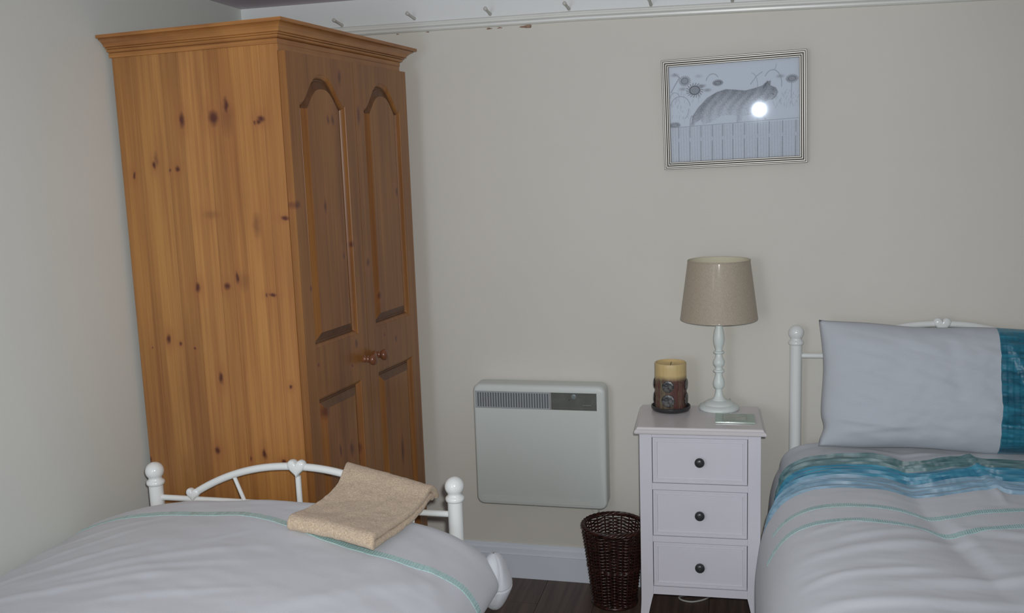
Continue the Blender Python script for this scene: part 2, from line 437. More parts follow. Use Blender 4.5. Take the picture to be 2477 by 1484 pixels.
def bell(u):  # arch height, u in -1..1
    a = min(1, abs(u)/.96)**1.35; return .5*(1+math.cos(math.pi*a))
def panel_outline(ya, yb, za, zb, arch, inset, N=36):
    """counter-clockwise outline seen from the front (+X): bottom-left, bottom-right, then the top edge right to left"""
    pts = [(ya+inset, za+inset), (yb-inset, za+inset)]
    mid = (ya+yb)/2; hw = (yb-ya)/2
    for k in range(N+1):
        u = 1-2*k/N
        yy = mid+u*(hw-inset)
        zz = zb-inset*1.0+(arch*bell(u*(hw-inset)/hw))
        pts.append((yy, zz))
    return pts
def make_door(ya, yb, pa, pb, knob_y):
    XF, XBk = -.0265, -.0485; z0, z1 = .088, 1.8255
    openings = [(pa, pb, 1.012, 1.693, .082), (pa, pb, .20, .868, 0)]
    b = MB()
    b.box(XBk, XF, ya, pa, z0, z1).box(XBk, XF, pb, yb, z0, z1)
    b.box(XBk, XF, pa, pb, z0, .20).box(XBk, XF, pa, pb, .868, 1.012)
    N = 36; o = panel_outline(pa, pb, 1.012, 1.693, .082, 0, N)[2:]
    for k in range(N):
        (ya_, za_), (yb_, zb_) = o[k], o[k+1]
        n = len(b.v)
        b.add([(XF, ya_, za_), (XF, yb_, zb_), (XF, yb_, z1), (XF, ya_, z1), (XBk, ya_, za_), (XBk, yb_, zb_), (XBk, yb_, z1), (XBk, ya_, z1)],
              [(0, 1, 2, 3)[::-1], (4, 5, 6, 7), (0, 4, 5, 1), (3, 2, 6, 7)])
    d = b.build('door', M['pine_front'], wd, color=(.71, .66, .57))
    for (a, bb, za, zb, ar) in openings:
        loops = [(0, XF), (.0015, XF-.002), (.005, XF-.0035), (.010, XF-.009), (.013, XF-.0135), (.0165, XF-.0135), (.018, XF-.011), (.038, XF-.003), (.0395, XF-.0015)]
        v = []; f = []
        for ins, X in loops:
            for (yy, zz) in panel_outline(a, bb, za, zb, ar, ins, N): v.append((X, yy, zz))
        n = N+3
        for i in range(len(loops)-1):
            for k in range(n): f.append((i*n+k, i*n+(k+1) % n, (i+1)*n+(k+1) % n, (i+1)*n+k))
        L = (len(loops)-1)*n
        # fill the field as a strip from bottom edge up to the top edge
        top = list(range(L+2, L+n)); bot = []
        for k in range(len(top)):
            yy = v[top[k]][1]; v.append((loops[-1][1], yy, za+loops[-1][0])); bot.append(len(v)-1)
        for k in range(len(top)-1): f.append((top[k], top[k+1], bot[k+1], bot[k]))
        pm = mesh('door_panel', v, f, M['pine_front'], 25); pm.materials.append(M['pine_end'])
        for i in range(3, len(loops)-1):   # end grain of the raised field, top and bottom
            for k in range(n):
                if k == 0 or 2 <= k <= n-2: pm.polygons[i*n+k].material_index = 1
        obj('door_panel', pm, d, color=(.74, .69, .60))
    kb = MB().lathe([(.011, 0), (.012, .003), (.0085, .006), (.0075, .011), (.0105, .013), (.0115, .016), (.009, .019), (.0085, .021), (.014, .025), (.0175, .031), (.0175, .037), (.014, .042), (.008, .0445), (0, .045)], 24)
    k = kb.build('knob', M['pine_knob'], d, smooth=50); k.location = (XF, knob_y, .928); k.rotation_euler = (0, math.radians(90), 0)
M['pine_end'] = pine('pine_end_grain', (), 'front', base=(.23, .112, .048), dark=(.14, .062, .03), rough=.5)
M['pine_knob'] = paint('dark_turned_wood_knob', (.20, .075, .035), .25, .55, 30, .2)
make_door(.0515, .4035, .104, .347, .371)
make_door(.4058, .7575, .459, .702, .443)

# ================================================================== PICTURE
def raster():
    W, Hh = 330, 254
    X, Y = np.meshgrid(np.linspace(280, 1680, W), np.linspace(215, 1290, Hh))
    rng = np.random.default_rng(3)
    ink = np.zeros_like(X)
    def sm(d, wd): return np.clip(1-d/wd, 0, 1)
    def seg(x0, y0, x1, y1, wd, s):
        nonlocal ink
        dx, dy = x1-x0, y1-y0; L = dx*dx+dy*dy+1e-9
        t = np.clip(((X-x0)*dx+(Y-y0)*dy)/L, 0, 1)
        d = np.hypot(X-x0-t*dx, Y-y0-t*dy)
        ink = np.maximum(ink, s*sm(d, wd))
    def poly(pts, wd, s):
        for a, b_ in zip(pts[:-1], pts[1:]): seg(*a, *b_, wd, s)
    def inside(P):
        r = np.zeros(X.shape, bool); n = len(P)
        for i in range(n):
            x0_, y0_ = P[i]; x1_, y1_ = P[(i+1) % n]
            c_ = ((y0_ > Y) != (y1_ > Y)) & (X < (x1_-x0_)*(Y-y0_)/(y1_-y0_+1e-9)+x0_); r ^= c_
        return r
    # cat walking along the fence top
    cat = [(505, 890), (530, 790), (600, 690), (700, 590), (800, 535), (900, 510), (1000, 522), (1110, 540), (1210, 520), (1290, 500), (1330, 465), (1375, 450), (1370, 500), (1430, 530), (1450, 575), (1425, 625), (1390, 650),
           (1330, 668), (1290, 720), (1300, 800), (1330, 868), (1230, 870), (1190, 800), (1080, 810), (1060, 880), (1010, 885), (1010, 800), (900, 790), (830, 800), (760, 850), (640, 880), (620, 820), (560, 860), (540, 893)]
    ins = inside(cat)
    back = np.interp(X, [500, 600, 700, 800, 900, 1110, 1290, 1450], [800, 690, 590, 535, 510, 540, 500, 530])
    depth = np.clip((Y-back)/260, 0, 1)
    sh = .34*(1-depth)**1.2+.12+.06*np.sin(X*.06+Y*.035+1.5*np.sin(Y*.02))
    ink = np.where(ins, np.maximum(ink, sh+.10*rng.standard_normal(X.shape)), ink)
    poly(cat[1:17], 9, .55)
    poly([(500, 890), (505, 820), (520, 775), (560, 800)], 8, .4)
    seg(1300, 520, 1345, 455, 14, .75); seg(1345, 455, 1365, 500, 9, .6); seg(1395, 590, 1410, 602, 9, .8)
    # flowers
    def flower(cx_, cy_, r, q, s):
        nonlocal ink
        d = np.hypot(X-cx_, (Y-cy_)/q)
        ink = np.maximum(ink, np.where(d < r*.62, s*.5, 0)); ink = np.maximum(ink, s*sm(abs(d-r*.78), r*.2))
        for k in range(18):
            a = 2*math.pi*k/18+.2
            seg(cx_+r*.9*math.cos(a), cy_+r*.9*q*math.sin(a), cx_+r*1.35*math.cos(a+.15), cy_+r*1.35*q*math.sin(a+.15), 8, s*.75)
    flower(455, 382, 46, .9, .75); flower(562, 492, 68, .85, .85); flower(815, 428, 40, .6, .85); flower(1602, 440, 46, .7, .75); flower(330, 868, 46, .5, .75)
    # stems and tendrils
    def arc(cx_, cy_, rx, ry, a0, a1, s=.5, wd=6):
        P = [(cx_+rx*math.cos(math.radians(a)), cy_+ry*math.sin(math.radians(a))) for a in np.linspace(a0, a1, 14)]; poly(P, wd, s)
    arc(760, 430, 75, 105, 200, 320); arc(1400, 480, 95, 150, 215, 375, .5); arc(1180, 480, 60, 130, 270, 400, .35); poly([(1165, 470), (1230, 385), (1290, 345)], 6, .45)
    poly([(300, 500), (360, 400), (400, 340), (340, 290)], 8, .5); arc(340, 560, 50, 55, 180, 350, .45); arc(400, 660, 105, 110, 190, 360, .5); arc(400, 690, 90, 130, 0, 60, .4)
    poly([(1600, 480), (1595, 560), (1590, 650)], 5, .5); poly([(1440, 270), (1430, 320), (1400, 335)], 5, .4)
    for _ in range(70):
        x_, y_ = rng.uniform(290, 640), rng.uniform(520, 860); a = rng.uniform(-1.9, -1.2); l_ = rng.uniform(15, 60)
        if x_ < 520 or y_ < 640: seg(x_, y_, x_+l_*math.cos(a), y_+l_*math.sin(a), 5, rng.uniform(.12, .35))
    for _ in range(40):
        x_, y_ = rng.uniform(1400, 1660), rng.uniform(590, 760); a = rng.uniform(-2.1, -1.0); l_ = rng.uniform(15, 50)
        seg(x_, y_, x_+l_*math.cos(a), y_+l_*math.sin(a), 5, rng.uniform(.12, .35))
    for (lx, ly, s_) in ((345, 310, .3), (640, 450, .4), (700, 500, .35), (430, 470, .3), (610, 340, .18), (1480, 405, .3)):
        d = np.hypot((X-lx)/60, (Y-ly)/28); ink = np.maximum(ink, s_*sm(d, 1)*1.3)
    # fence
    fy = 892
    fence = Y > fy
    ink = np.where(fence, np.maximum(ink*.3, .10+.05*np.sin(X*.21)+.03*rng.standard_normal(X.shape)), ink)
    seg(285, fy+4, 1670, fy-22, 5, .45)
    for i, px_ in enumerate((375, 498, 620, 745, 858, 970, 1095, 1235, 1360, 1500, 1640)):
        seg(px_, fy, px_-2, 1020, 6, .6); seg(px_-4, 1065, px_-8, 1290, 6, .65)
    seg(285, 1035, 1670, 1040, 5, .12)
    ink = np.clip(ink*1.25+.03*rng.standard_normal(X.shape), 0, 1)
    paper = np.array([.72, .75, .78]); dk = np.array([.035, .035, .045])
    colr = paper*(1-ink[..., None])+dk*ink[..., None]
    return colr, W, Hh
PX0, PX1, PZ0, PZ1 = -.247, .204, 1.478, 1.829
pc = Vector(((PX0+PX1)/2, -.022, (PZ0+PZ1)/2))
pic = thing('framed_picture', 'framed pencil drawing of a cat walking along a fence among sunflowers, ribbed silver frame', 'picture', pc)
pic.rotation_euler = (math.radians(2.35), math.radians(-1.15), math.radians(-.85))
hw, hh = (PX1-PX0)/2, (PZ1-PZ0)/2
# ribbed moulding: silver ridges between dark grooves, mitred
fp = [(0, .010), (0, -.006), (.0015, -.0075), (.0036, -.0075), (.0042, -.0055), (.0060, -.0055), (.0066, -.0095), (.0092, -.0095), (.0100, -.0065), (.0128, -.0065), (.0136, -.0092), (.0158, -.0092), (.0166, -.0062), (.0188, -.0062), (.0196, -.0082), (.0216, -.0082), (.0228, -.003), (.0228, .004)]
frm_m = NT('ribbed_silver_frame'); frm_m.set((.56, .545, .49), .42, .5, metal=.35)
grv_m = paint('dark_frame_groove', (.085, .075, .065), .5, .3)
v = []; f = []
for (a, d_) in fp:
    for (sx, sz) in ((-1, -1), (1, -1), (1, 1), (-1, 1)): v.append((sx*(hw-a), d_, sz*(hh-a)))
for i in range(len(fp)-1):
    for k in range(4): f.append((i*4+k, i*4+(k+1) % 4, (i+1)*4+(k+1) % 4, (i+1)*4+k))
me = mesh('frame', v, f, frm_m.m); me.materials.append(grv_m)
for i in range(len(fp)-1):
    groove = i not in (2, 6, 10, 14)
    for k in range(4): me.polygons[i*4+k].material_index = 1 if groove else 0
obj('frame', me, pic)
MB().box(-hw+.003, hw-.003, .004, .010, -hh+.003, hh-.003).build('backing_board', M['plaster'], pic)
colr, W_, H_ = raster()
iw, ih = hw-.0222, hh-.0222
vv = [(-iw+2*iw*i/(W_-1), .0028, ih-2*ih*j/(H_-1)) for j in range(H_) for i in range(W_)]
ff = [(j*W_+i, (j+1)*W_+i, (j+1)*W_+i+1, j*W_+i+1) for j in range(H_-1) for i in range(W_-1)]
t = NT('pencil_drawing'); at = t.n('ShaderNodeAttribute'); at.attribute_name = 'ink'; t.set(at.outputs['Color'], .7, .2)
me = mesh('drawing', vv, ff, t.m)
ca = me.color_attributes.new('ink', 'FLOAT_COLOR', 'POINT')
ca.data.foreach_set('color', np.concatenate([colr.reshape(-1, 3), np.ones((W_*H_, 1))], 1).astype(np.float32).ravel())
obj('drawing', me, pic)
g = NT('picture_glass'); g.t.nodes.remove(g.b)
tr = g.n('ShaderNodeBsdfTransparent'); gs = g.n('ShaderNodeBsdfGlossy'); gs.inputs['Roughness'].default_value = .020; gs.inputs['Color'].default_value = (.75, .85, 1, 1)
fr = g.n('ShaderNodeFresnel'); fr.inputs['IOR'].default_value = 1.5
mx = g.n('ShaderNodeMixShader'); g.l(g.math('MULTIPLY', fr.outputs[0], 1.8), mx.inputs[0]); g.l(tr.outputs[0], mx.inputs[1]); g.l(gs.outputs[0], mx.inputs[2]); g.l(mx.outputs[0], g.out.inputs[0])
MB().box(-iw, iw, -.001, .0005, -ih, ih).build('glass', g.m, pic)

# ================================================================== HEATER
ht = thing('panel_heater', 'cream wall-mounted electric panel heater with vent grille and smoked control window', 'heater', (-.680, 0, .528))
def rrect(hx, hz, r, n=6, cx_=0, cz_=0):
    pts = []
    for (sx, sz, a0) in ((1, -1, -90), (1, 1, 0), (-1, 1, 90), (-1, -1, 180)):
        for k in range(n+1):
            a = math.radians(a0+90*k/n); pts.append((cx_+sx*(hx-r)+r*math.cos(a), cz_+sz*(hz-r)+r*math.sin(a)))
    return pts
HX, HZ = .2355, .221
gz0, gz1 = .663-.528, .7245-.528; gx0, gx1 = -.906+.680, -.475+.680
# shell with an opening for grille and window
loops = [(0, 0, -.018), (0, 0, -.078), (.0012, 0, -.083), (.0040, 0, -.0875), (.0085, 0, -.090)]
v = []; f = []; R = 30
for (ins, _, y_) in loops:
    for (a, z) in rrect(HX-ins, HZ-ins, .026-ins*.6): v.append((a, y_, z))
n = 28
for i in range(len(loops)-1):
    for k in range(n): f.append((i*n+k, i*n+(k+1) % n, (i+1)*n+(k+1) % n, (i+1)*n+k))
f.append(tuple(range(n))[::-1])
L = (len(loops)-1)*n
# front face: ring between outer loop and rectangular opening
op = [(gx1, gz0), (gx1, gz1), (gx0, gz1), (gx0, gz0)]  # matched to corner groups (br, tr, tl, bl)
oi0 = len(v)
for (a, z) in op: v.append((a, -.090, z))
for (a, z) in op: v.append((a, -.080, z))
for gq in range(4):
    for k in range(6): f.append((L+gq*7+k, L+gq*7+k+1, oi0+gq))
    f.append((L+gq*7+6, L+((gq+1) % 4)*7, oi0+(gq+1) % 4, oi0+gq))
    f.append((oi0+gq, oi0+(gq+1) % 4, oi0+4+(gq+1) % 4, oi0+4+gq))
f.append((oi0+4, oi0+5, oi0+6, oi0+7))
obj('body', mesh('body', v, f, M['heater'], 40), ht)
MB().prism([(-.0903, -HZ+.035), (-.0903, -HZ+.034), (-.0905, -HZ+.014), (-.0900, -HZ+.013), (-.089, -HZ+.035)], 0, -HX+.018, HX-.018).build('lower_lip', paint('heater_lip_shaded', (.57, .61, .575), .45, .4), ht)  # darker tone puts the shade of the inward-tilted lip into the colour
MB().box(-HX+.04, HX-.04, -.019, -.0001, -HZ+.05, HZ-.05).build('wall_bracket', M['heater_dark'], ht)
gd = -.639+.680
gr = MB().box(gx0+.001, gd-.001, -.0815, -.0803, gz0+.001, gz1-.001).build('grille', M['heater_dark'], ht)
gf = MB().box(gx0+.0005, gd, -.0885, -.0815, gz1-.0055, gz1-.0005).box(gx0+.0005, gd, -.0885, -.0815, gz0+.0005, gz0+.0045).box(gx0+.0005, gx0+.0075, -.0885, -.0815, gz0+.0045, gz1-.0055)
gf.build('grille_frame', M['heater_grey'], gr)
ns = 28; pitch = (gd-gx0-.0075)/ns
s_me = mesh('slat', *(lambda q: (q.v, q.f))(MB().box(-pitch*.22, pitch*.22, -.0882, -.0815, gz0+.0045, gz1-.0055)), M['heater_grey'])
for i in range(ns): obj('slat', s_me, gr, (gx0+.0075+pitch*(i+.75), 0, 0))
MB().box(gd+.0002, gd+.0065, -.0895, -.0803, gz0+.0005, gz1-.0005).build('divider_strip', M['chrome'], ht)
smk = paint('smoked_control_window', (.135, .14, .125), .22, .5, 25, .12)
wdw = bevel(MB().box(gd+.007, gx1-.0005, -.0868, -.0803, gz0+.0006, gz1-.0006).build('control_window', smk, ht), .0008, 1)
kx, kz = -.5545+.680, gz1-.0135
kn = MB().lathe([(.0085, 0), (.0085, .0012), (.004, .0022), (.0032, .003), (0, .003)], 20).build('dial', paint('dial_grey', (.20, .24, .24), .35, .5), wdw, smooth=30); kn.location = (kx, -.0868, kz); kn.rotation_euler = (math.radians(90), 0, 0)
kn = MB().lathe([(.0022, 0), (.0022, .0006), (0, .0006)], 12).build('indicator', paint('indicator_dark', (.05, .05, .045), .4, .4), wdw); kn.location = (kx-.0165, -.0868, kz-.012); kn.rotation_euler = (math.radians(90), 0, 0)
MB().box(gd+.012, gx1-.012, -.0870, -.0866, gz0+.0075, gz0+.0083).box(gx1-.0165, gx1-.0157, -.0870, -.0866, gz0+.0075, gz0+.038).build('window_moulding', M['heater_dark'], wdw)
# worn, unreadable maker's lettering: only a row of small strokes can be made out
lt = MB(); xx = gx1-.048
for i in range(9):
    h_ = .0042 if i in (0, 6) else .0030
    lt.box(xx, xx+.0007, -.0871, -.0867, gz0+.0165, gz0+.0165+h_)
    lt.box(xx, xx+.0021, -.0871, -.0867, gz0+.0165+(h_-.0006 if i % 2 else 0), gz0+.0171+(h_-.0006 if i % 2 else 0)); xx += .0033
lt.build('maker_lettering', paint('silver_print', (.40, .44, .44), .4, .4), wdw)
pts = [(.195, -.030, -HZ+.003), (.196, -.028, -HZ-.02), (.192, -.020, -HZ-.06), (.186, -.012, -HZ-.11), (.185, -.022, -HZ-.17), (.19, -.026, -.50), (.20, -.028, -.516)]
MB().tube(pts, .0032, 8).build('power_cable', M['cable'], ht, smooth=60)
pts = [(.10, -.026, -HZ+.003), (.12, -.012, -HZ-.006), (.155, -.004, -HZ-.018), (.172, -.004, -HZ-.04), (.180, -.006, -HZ-.075)]
MB().tube(pts, .0007, 6).build('thin_wire', M['cable'], ht, smooth=60)

# ================================================================== NIGHTSTAND
NY = math.radians(2.3)
nsd = thing('nightstand', 'white three-drawer nightstand with dark round knobs beside the right-hand bed', 'nightstand', (-.303, -.352, 0), NY)
BW, BD = .367, .262
t = M['white_wood']
# top with moulded edge
v = []; f = []
tp = [(.004, .6655), (.001, .6670), (-.0125, .6695), (-.0145, .6725), (-.0145, .6775), (-.0125, .6805), (-.008, .684), (-.006, .6885), (-.0035, .690), (0, .690)]
for (a, z) in tp:
    for (X, Y, sx, sy) in ((0, 0, 1, 1), (BW, 0, -1, 1), (BW, BD, -1, -1), (0, BD, 1, -1)): v.append((X+sx*a, Y+sy*a, z))
for i in range(len(tp)-1):
    for k in range(4): f.append((i*4+k, i*4+(k+1) % 4, (i+1)*4+(k+1) % 4, (i+1)*4+k))
f.append((len(tp)*4-4, len(tp)*4-3, len(tp)*4-2, len(tp)*4-1)); f.append((3, 2, 1, 0))
obj('tabletop', mesh('tabletop', v, f, M['white_wood_top']), nsd)
# legs: square posts running full height, sabre-curved at the foot
def leg(mx, my):
    b = MB(); n = 10; v = []; f = []
    zs = [.6665, .14]+[.14-.14*k/n for k in range(1, n+1)]
    for z in zs:
        tt = max(0, (.14-z)/.14)
        wi = .0385-.016*(1-(1-tt)**2)   # width shrinks quickly then flares outward
        ou = -.011*tt**2
        wi2 = wi-.002*tt
        x0_, x1_ = ou, ou+wi2
        y0_, y1_ = ou*.8, ou*.8+wi2
        v += [(x0_, y0_, z), (x1_, y0_, z), (x1_, y1_, z), (x0_, y1_, z)]
    for i in range(len(zs)-1):
        for k in range(4): f.append((i*4+k, i*4+(k+1) % 4, (i+1)*4+(k+1) % 4, (i+1)*4+k)[::-1])
    f.append((0, 1, 2, 3)); f.append(tuple(range(len(zs)*4-4, len(zs)*4))[::-1])
    v = [(BW-p[0] if mx else p[0], BD-p[1] if my else p[1], p[2]) for p in v]
    if mx != my: f = [q[::-1] for q in f]
    o = obj('leg', mesh('leg', v, f, t), nsd); bevel(o, .0012, 2); return o
for mx in (0, 1):
    for my in (0, 1): leg(mx, my)
MB().box(.0386, BW-.0386, .002, .0385, .6562, .6668).build('front_rail', t, nsd)
for (a, b2) in ((.4865, .508), (.3145, .3345)): MB().box(.0386, BW-.0386, .003, .030, a, b2).build('drawer_rail', t, nsd)
ap = MB(); ap.box(.0386, BW-.0386, .003, .030, .139, .1655); ap.build('apron', t, nsd)
MB().box(.004, .020, .0386, BD-.0386, .139, .6665).build('side_panel', t, nsd)
MB().box(BW-.020, BW-.004, .0386, BD-.0386, .139, .6665).build('side_panel', t, nsd)
MB().box(.0386, BW-.0386, BD-.012, BD-.004, .139, .6665).build('back_panel', t, nsd)
dark = paint('drawer_gap_shadow_wood', (.25, .24, .26), .8)
MB().box(.0205, BW-.0205, .0400, BD-.013, .141, .150).build('bottom_board', t, nsd)
DX0, DX1 = .0400, BW-.0400
dr_m = []
def drawer(z0, z1):
    hx, hz = (DX1-DX0)/2, (z1-z0)/2; cx_, cz_ = (DX0+DX1)/2, (z0+z1)/2
    loops = [(0, .030), (0, .0035), (.0012, .0022), (.0065, .0022), (.0075, .0035), (.0085, .0035), (.0095, .0020), (.0135, .0020), (.0150, .0055), (.0175, .0055), (.0180, .0048)]
    v = []; f = []
    for (ins, y_) in loops:
        for (sx, sz) in ((-1, -1), (1, -1), (1, 1), (-1, 1)): v.append((sx*(hx-ins), y_, sz*(hz-ins)))
    for i in range(len(loops)-1):
        for k in range(4): f.append((i*4+k, i*4+(k+1) % 4, (i+1)*4+(k+1) % 4, (i+1)*4+k))
    e = len(loops)*4; f.append((e-4, e-3, e-2, e-1)); f.append((3, 2, 1, 0))
    # box behind
    bx = MB().add(v, f).box(-hx+.006, hx-.006, .0305, .21, -hz+.006, hz-.012)
    d = obj('drawer', mesh('drawer', bx.v, bx.f, t), nsd, (cx_, 0, cz_))
    k = MB().lathe([(.006, 0), (.006, .006), (.0065, .009), (.0115, .011), (.0148, .0145), (.0152, .019), (.0135, .0235), (.009, .0262), (.004, .0272), (0, .0274)], 28).build('knob', M['knob_dark'], d, smooth=60)
    k.location = (0, .0050, 0); k.rotation_euler = (math.radians(90), 0, 0)
drawer(.5095, .6550); drawer(.3360, .4850); drawer(.1670, .3130)

# ================================================================== LAMP
lp = thing('table_lamp', 'table lamp with white turned wooden stem and beige tapered fabric shade', 'lamp', (-.066, -.112, .6905))
b = MB().lathe([(0, 0), (.063, 0), (.0655, .003), (.0655, .007), (.062, .012), (.054, .0165), (.050, .0175), (.0485, .0205), (.040, .026), (.0295, .0295), (.024, .031), (.0225, .0345), (0, .0345)], 48)
b.build('base', M['lamp_paint'], lp, smooth=35)
st = [(0, .033), (.0215, .033), (.0170, .039), (.0135, .047), (.0115, .056), (.0105, .064), (.0105, .067), (.0145, .071), (.0178, .077), (.0190, .084), (.0185, .091), (.0160, .100), (.0130, .108), (.0115, .116), (.0112, .122), (.0175, .125), (.0185, .128), (.0175, .131), (.0125, .133), (.0115, .137), (.0120, .142),
      (.0165, .147), (.0187, .152), (.0187, .158), (.0165, .165), (.0130, .171), (.0108, .178), (.0100, .184), (.0165, .187), (.0178, .190), (.0165, .193), (.0112, .195), (.0110, .200), (.0140, .210), (.0170, .220), (.0182, .231), (.0178, .242), (.0160, .254), (.0140, .264), (.0115, .272), (.0105, .277), (.0165, .279), (.0188, .2825), (.0188, .287), (.014, .288), (0, .288)]
MB().lathe(st, 32).build('stem', M['lamp_paint'], lp, smooth=40)
MB().lathe([(0, .288), (.009, .288), (.009, .300), (.017, .302), (.017, .345), (0, .345)], 20).build('lamp_holder', M['brass'], lp, smooth=30)
MB().lathe([(.011, .345), (.013, .355), (.026, .385), (.029, .400), (.024, .418), (.012, .428), (0, .430)], 20).build('bulb', paint('frosted_bulb', (.8, .8, .78), .3, .5), lp, smooth=60)
def shade():
    r0_, r1_, z0, z1, th = .1225, .0985, .3000, .4920, .0012
    prof = [(r0_-.0006, z0-.001), (r0_+.0006, z0-.0005), (r0_+.0006, z0+.004), (r0_, z0+.005), (r1_, z1-.004), (r1_+.0006, z1-.003), (r1_+.0006, z1+.0005), (r1_-.0006, z1+.001)]
    s1 = MB().lathe(prof+[(r1_-th-.001, z1), (r0_-th-.001, z0)], 96)
    s1.f = [q for q in s1.f if len(q) == 4]
    nn = 10*96
    for k in range(96): s1.f.append((9*96+k, 9*96+(k+1) % 96, (k+1) % 96, k))
    return s1, (r0_, r1_, z0, z1, th)
s1, (ra, rb, za, zb, th) = shade()
so = s1.build('lamp_shade', M['shade'], lp, smooth=35)
so.data.materials.append(M['shade_in'])
for p in so.data.polygons:
    if 8*96 <= p.index < 9*96: p.material_index = 1
ring = MB()
for z, r_ in ((za+.02, ra-.006),):
    for k in range(3):
        a = 2*math.pi*k/3+.5
        ring.tube([(.017*math.cos(a), .017*math.sin(a), .335), (.06*math.cos(a), .06*math.sin(a), .325), (r_*math.cos(a), r_*math.sin(a), z)], .0015, 6)
ring.build('shade_carrier', M['white_metal'], lp, smooth=60)
# flex: off the back of the top and down to a loop on the floor
pts = [(.02, .05, .006), (.03, .085, .003), (.035, .096, -.02), (.03, .098, -.3), (.0, .09, -.60), (-.05, .075, -.6855), (-.10, .055, -.687), (-.135, .035, -.687), (-.125, .012, -.687), (-.09, .005, -.687), (-.05, .03, -.687), (-.02, .07, -.6855)]
def smooth_path(P, n=8):
    P = [Vector(p) for p in P]; out = []
    for i in range(len(P)-1):
        a, b_, c_, d_ = P[max(i-1, 0)], P[i], P[i+1], P[min(i+2, len(P)-1)]
        for k in range(n):
            s = k/n; out.append(.5*((2*b_)+(-a+c_)*s+(2*a-5*b_+4*c_-d_)*s*s+(-a+3*b_-3*c_+d_)*s**3))
    return out+[P[-1]]
MB().tube(smooth_path(pts), .003, 8).build('flex', M['cable'], lp, smooth=60)

# ================================================================== CANDLE AND DISH
CX, CY = -.2205, -.140
dish = MB().lathe([(0, .004), (.050, .004), (.056, .007), (.0590, .015), (.0615, .0165), (.0640, .015), (.0640, .008), (.060, .002), (.054, 0), (0, 0)][::-1], 48)
o = dish.build('candle_dish', M['cat_dark'], None, smooth=40); o.location = (CX, CY, .6905)
tag(o, 'round dark dish holding the pillar candle on the nightstand', 'dish')
cn = thing('pillar_candle', 'thick cream pillar candle with brown lower part set with shell discs', 'candle', (CX, CY, .6948))
def wax():
    t = NT('layered_wax'); c = t.coord()
    sep = t.n('ShaderNodeSeparateXYZ'); t.l(c, sep.inputs[0])
    nz = t.noise(c, 14, 3)
    h = t.math('ADD', sep.outputs[2], t.math('MULTIPLY', t.math('SUBTRACT', nz, .5), .03))
    mp = t.n('ShaderNodeMapping'); t.l(c, mp.inputs[0]); mp.inputs['Scale'].default_value = (34, 34, 4)
    s = t.noise(mp.outputs[0], 1.6, 3, .6)
    brown = t.mix(t.ramp(s, .43, .57), (.20, .17, .11), (.12, .052, .042))
    brown = t.mix(t.ramp(t.noise(c, 60, 3), .45, .65, 0, .6), brown, (.07, .045, .04))
    col = t.mix(t.ramp(h, .098, .118), brown, (.66, .50, .235))
    t.bump(t.noise(mp.outputs[0], 2.5, 3), .6, .003)
    t.set(col, .45, .4); t.b.inputs['Subsurface Weight'].default_value = .06
    t.b.inputs['Subsurface Radius'].default_value = (.02, .012, .005); t.b.inputs['Subsurface Scale'].default_value = .5
    return t.m
M['wax'] = wax()
MB().lathe([(0, .0), (.050, 0), (.0515, .003), (.0515, .085), (.051, .14), (.0515, .152), (.0500, .1555), (.0465, .1555), (.043, .149), (.036, .1455), (.015, .1445), (0, .1445)], 64).build('wax', M['wax'], cn, smooth=50)
MB().tube([(0, 0, .1440), (.001, 0, .150), (.003, .001, .156)], .0012, 6).build('wick', M['knob_dark'], cn)
shell = NT('shell_disc'); c = shell.coord(); shell.set(shell.mix(shell.ramp(shell.noise(c, 130, 3), .42, .62), (.022, .022, .024), (.13, .125, .12)), .28, .6); shell.bump(shell.noise(c, 160, 3), .5, .002)
rib = paint('dark_red_wax_rib', (.12, .045, .038), .5, .4, 60, .3)
camdir = math.atan2(CAM.y-CY, CAM.x-CX)
def on_wax(ang, z, r, kind):
    if kind == 'disc':
        b = MB().lathe([(r, 0), (r, .0015), (r*.86, .0032), (r*.6, .0026), (r*.3, .0036), (0, .0034)], 24)
        o = b.build('shell_disc', shell.m, cn, smooth=40)
        o.matrix_local = Matrix.Translation((.0508*math.cos(ang), .0508*math.sin(ang), z)) @ Matrix.Rotation(ang, 4, 'Z') @ Matrix.Rotation(math.radians(90), 4, 'Y')
    else:
        b = MB().tube([(.0508*math.cos(ang+.02*math.sin(k*1.7)), .0508*math.sin(ang+.02*math.sin(k*1.7)), .004+k*(z-.004)/9) for k in range(10)], [.0018+.0008*math.sin(k*2.3+ang) for k in range(10)], 6)
        b.build('wax_rib', rib, cn, smooth=60)
for k in range(4):
    a = camdir-.17+k*math.pi/2 - (.0 if k < 1 else .05)
    on_wax(a, .084, .0195, 'disc'); on_wax(a, .036, .0215, 'disc')
    for da in (.60, .78, .94, -.62): on_wax(a+da, .102+.006*math.sin(k+da*5), 0, 'rib')

# ================================================================== COASTER
cg = NT('green_tinted_glass'); cg.set((.62, .78, .68), .06, .5); cg.b.inputs['Transmission Weight'].default_value = .55; cg.b.inputs['IOR'].default_value = 1.5
cs = thing('glass_coaster', 'square green-tinted glass coaster at the front of the nightstand', 'coaster', (-.014, -.236, .6905), math.radians(1))
bevel(MB().box(-.0605, .0605, -.050, .050, 0, .005).build('glass_plate', cg.m, cs), .0008, 2)
em = paint('frosted_centre', (.50, .55, .48), .5, .4, 60, .15)
MB().box(-.036, .034, -.028, .036, .0051, .0055).build('centre_inlay', em, cs)
rm = paint('inlay_border', (.30, .38, .32), .4, .4)
b = MB()
for q in ((-.038, -.036, -.030, .038), (.034, .036, -.030, .038)): b.box(q[0], q[1], q[2], q[3], .0051, .0056)
for q in ((-.036, .034, -.030, -.028), (-.036, .034, .036, .038)): b.box(q[0], q[1], q[2], q[3], .0051, .0056)
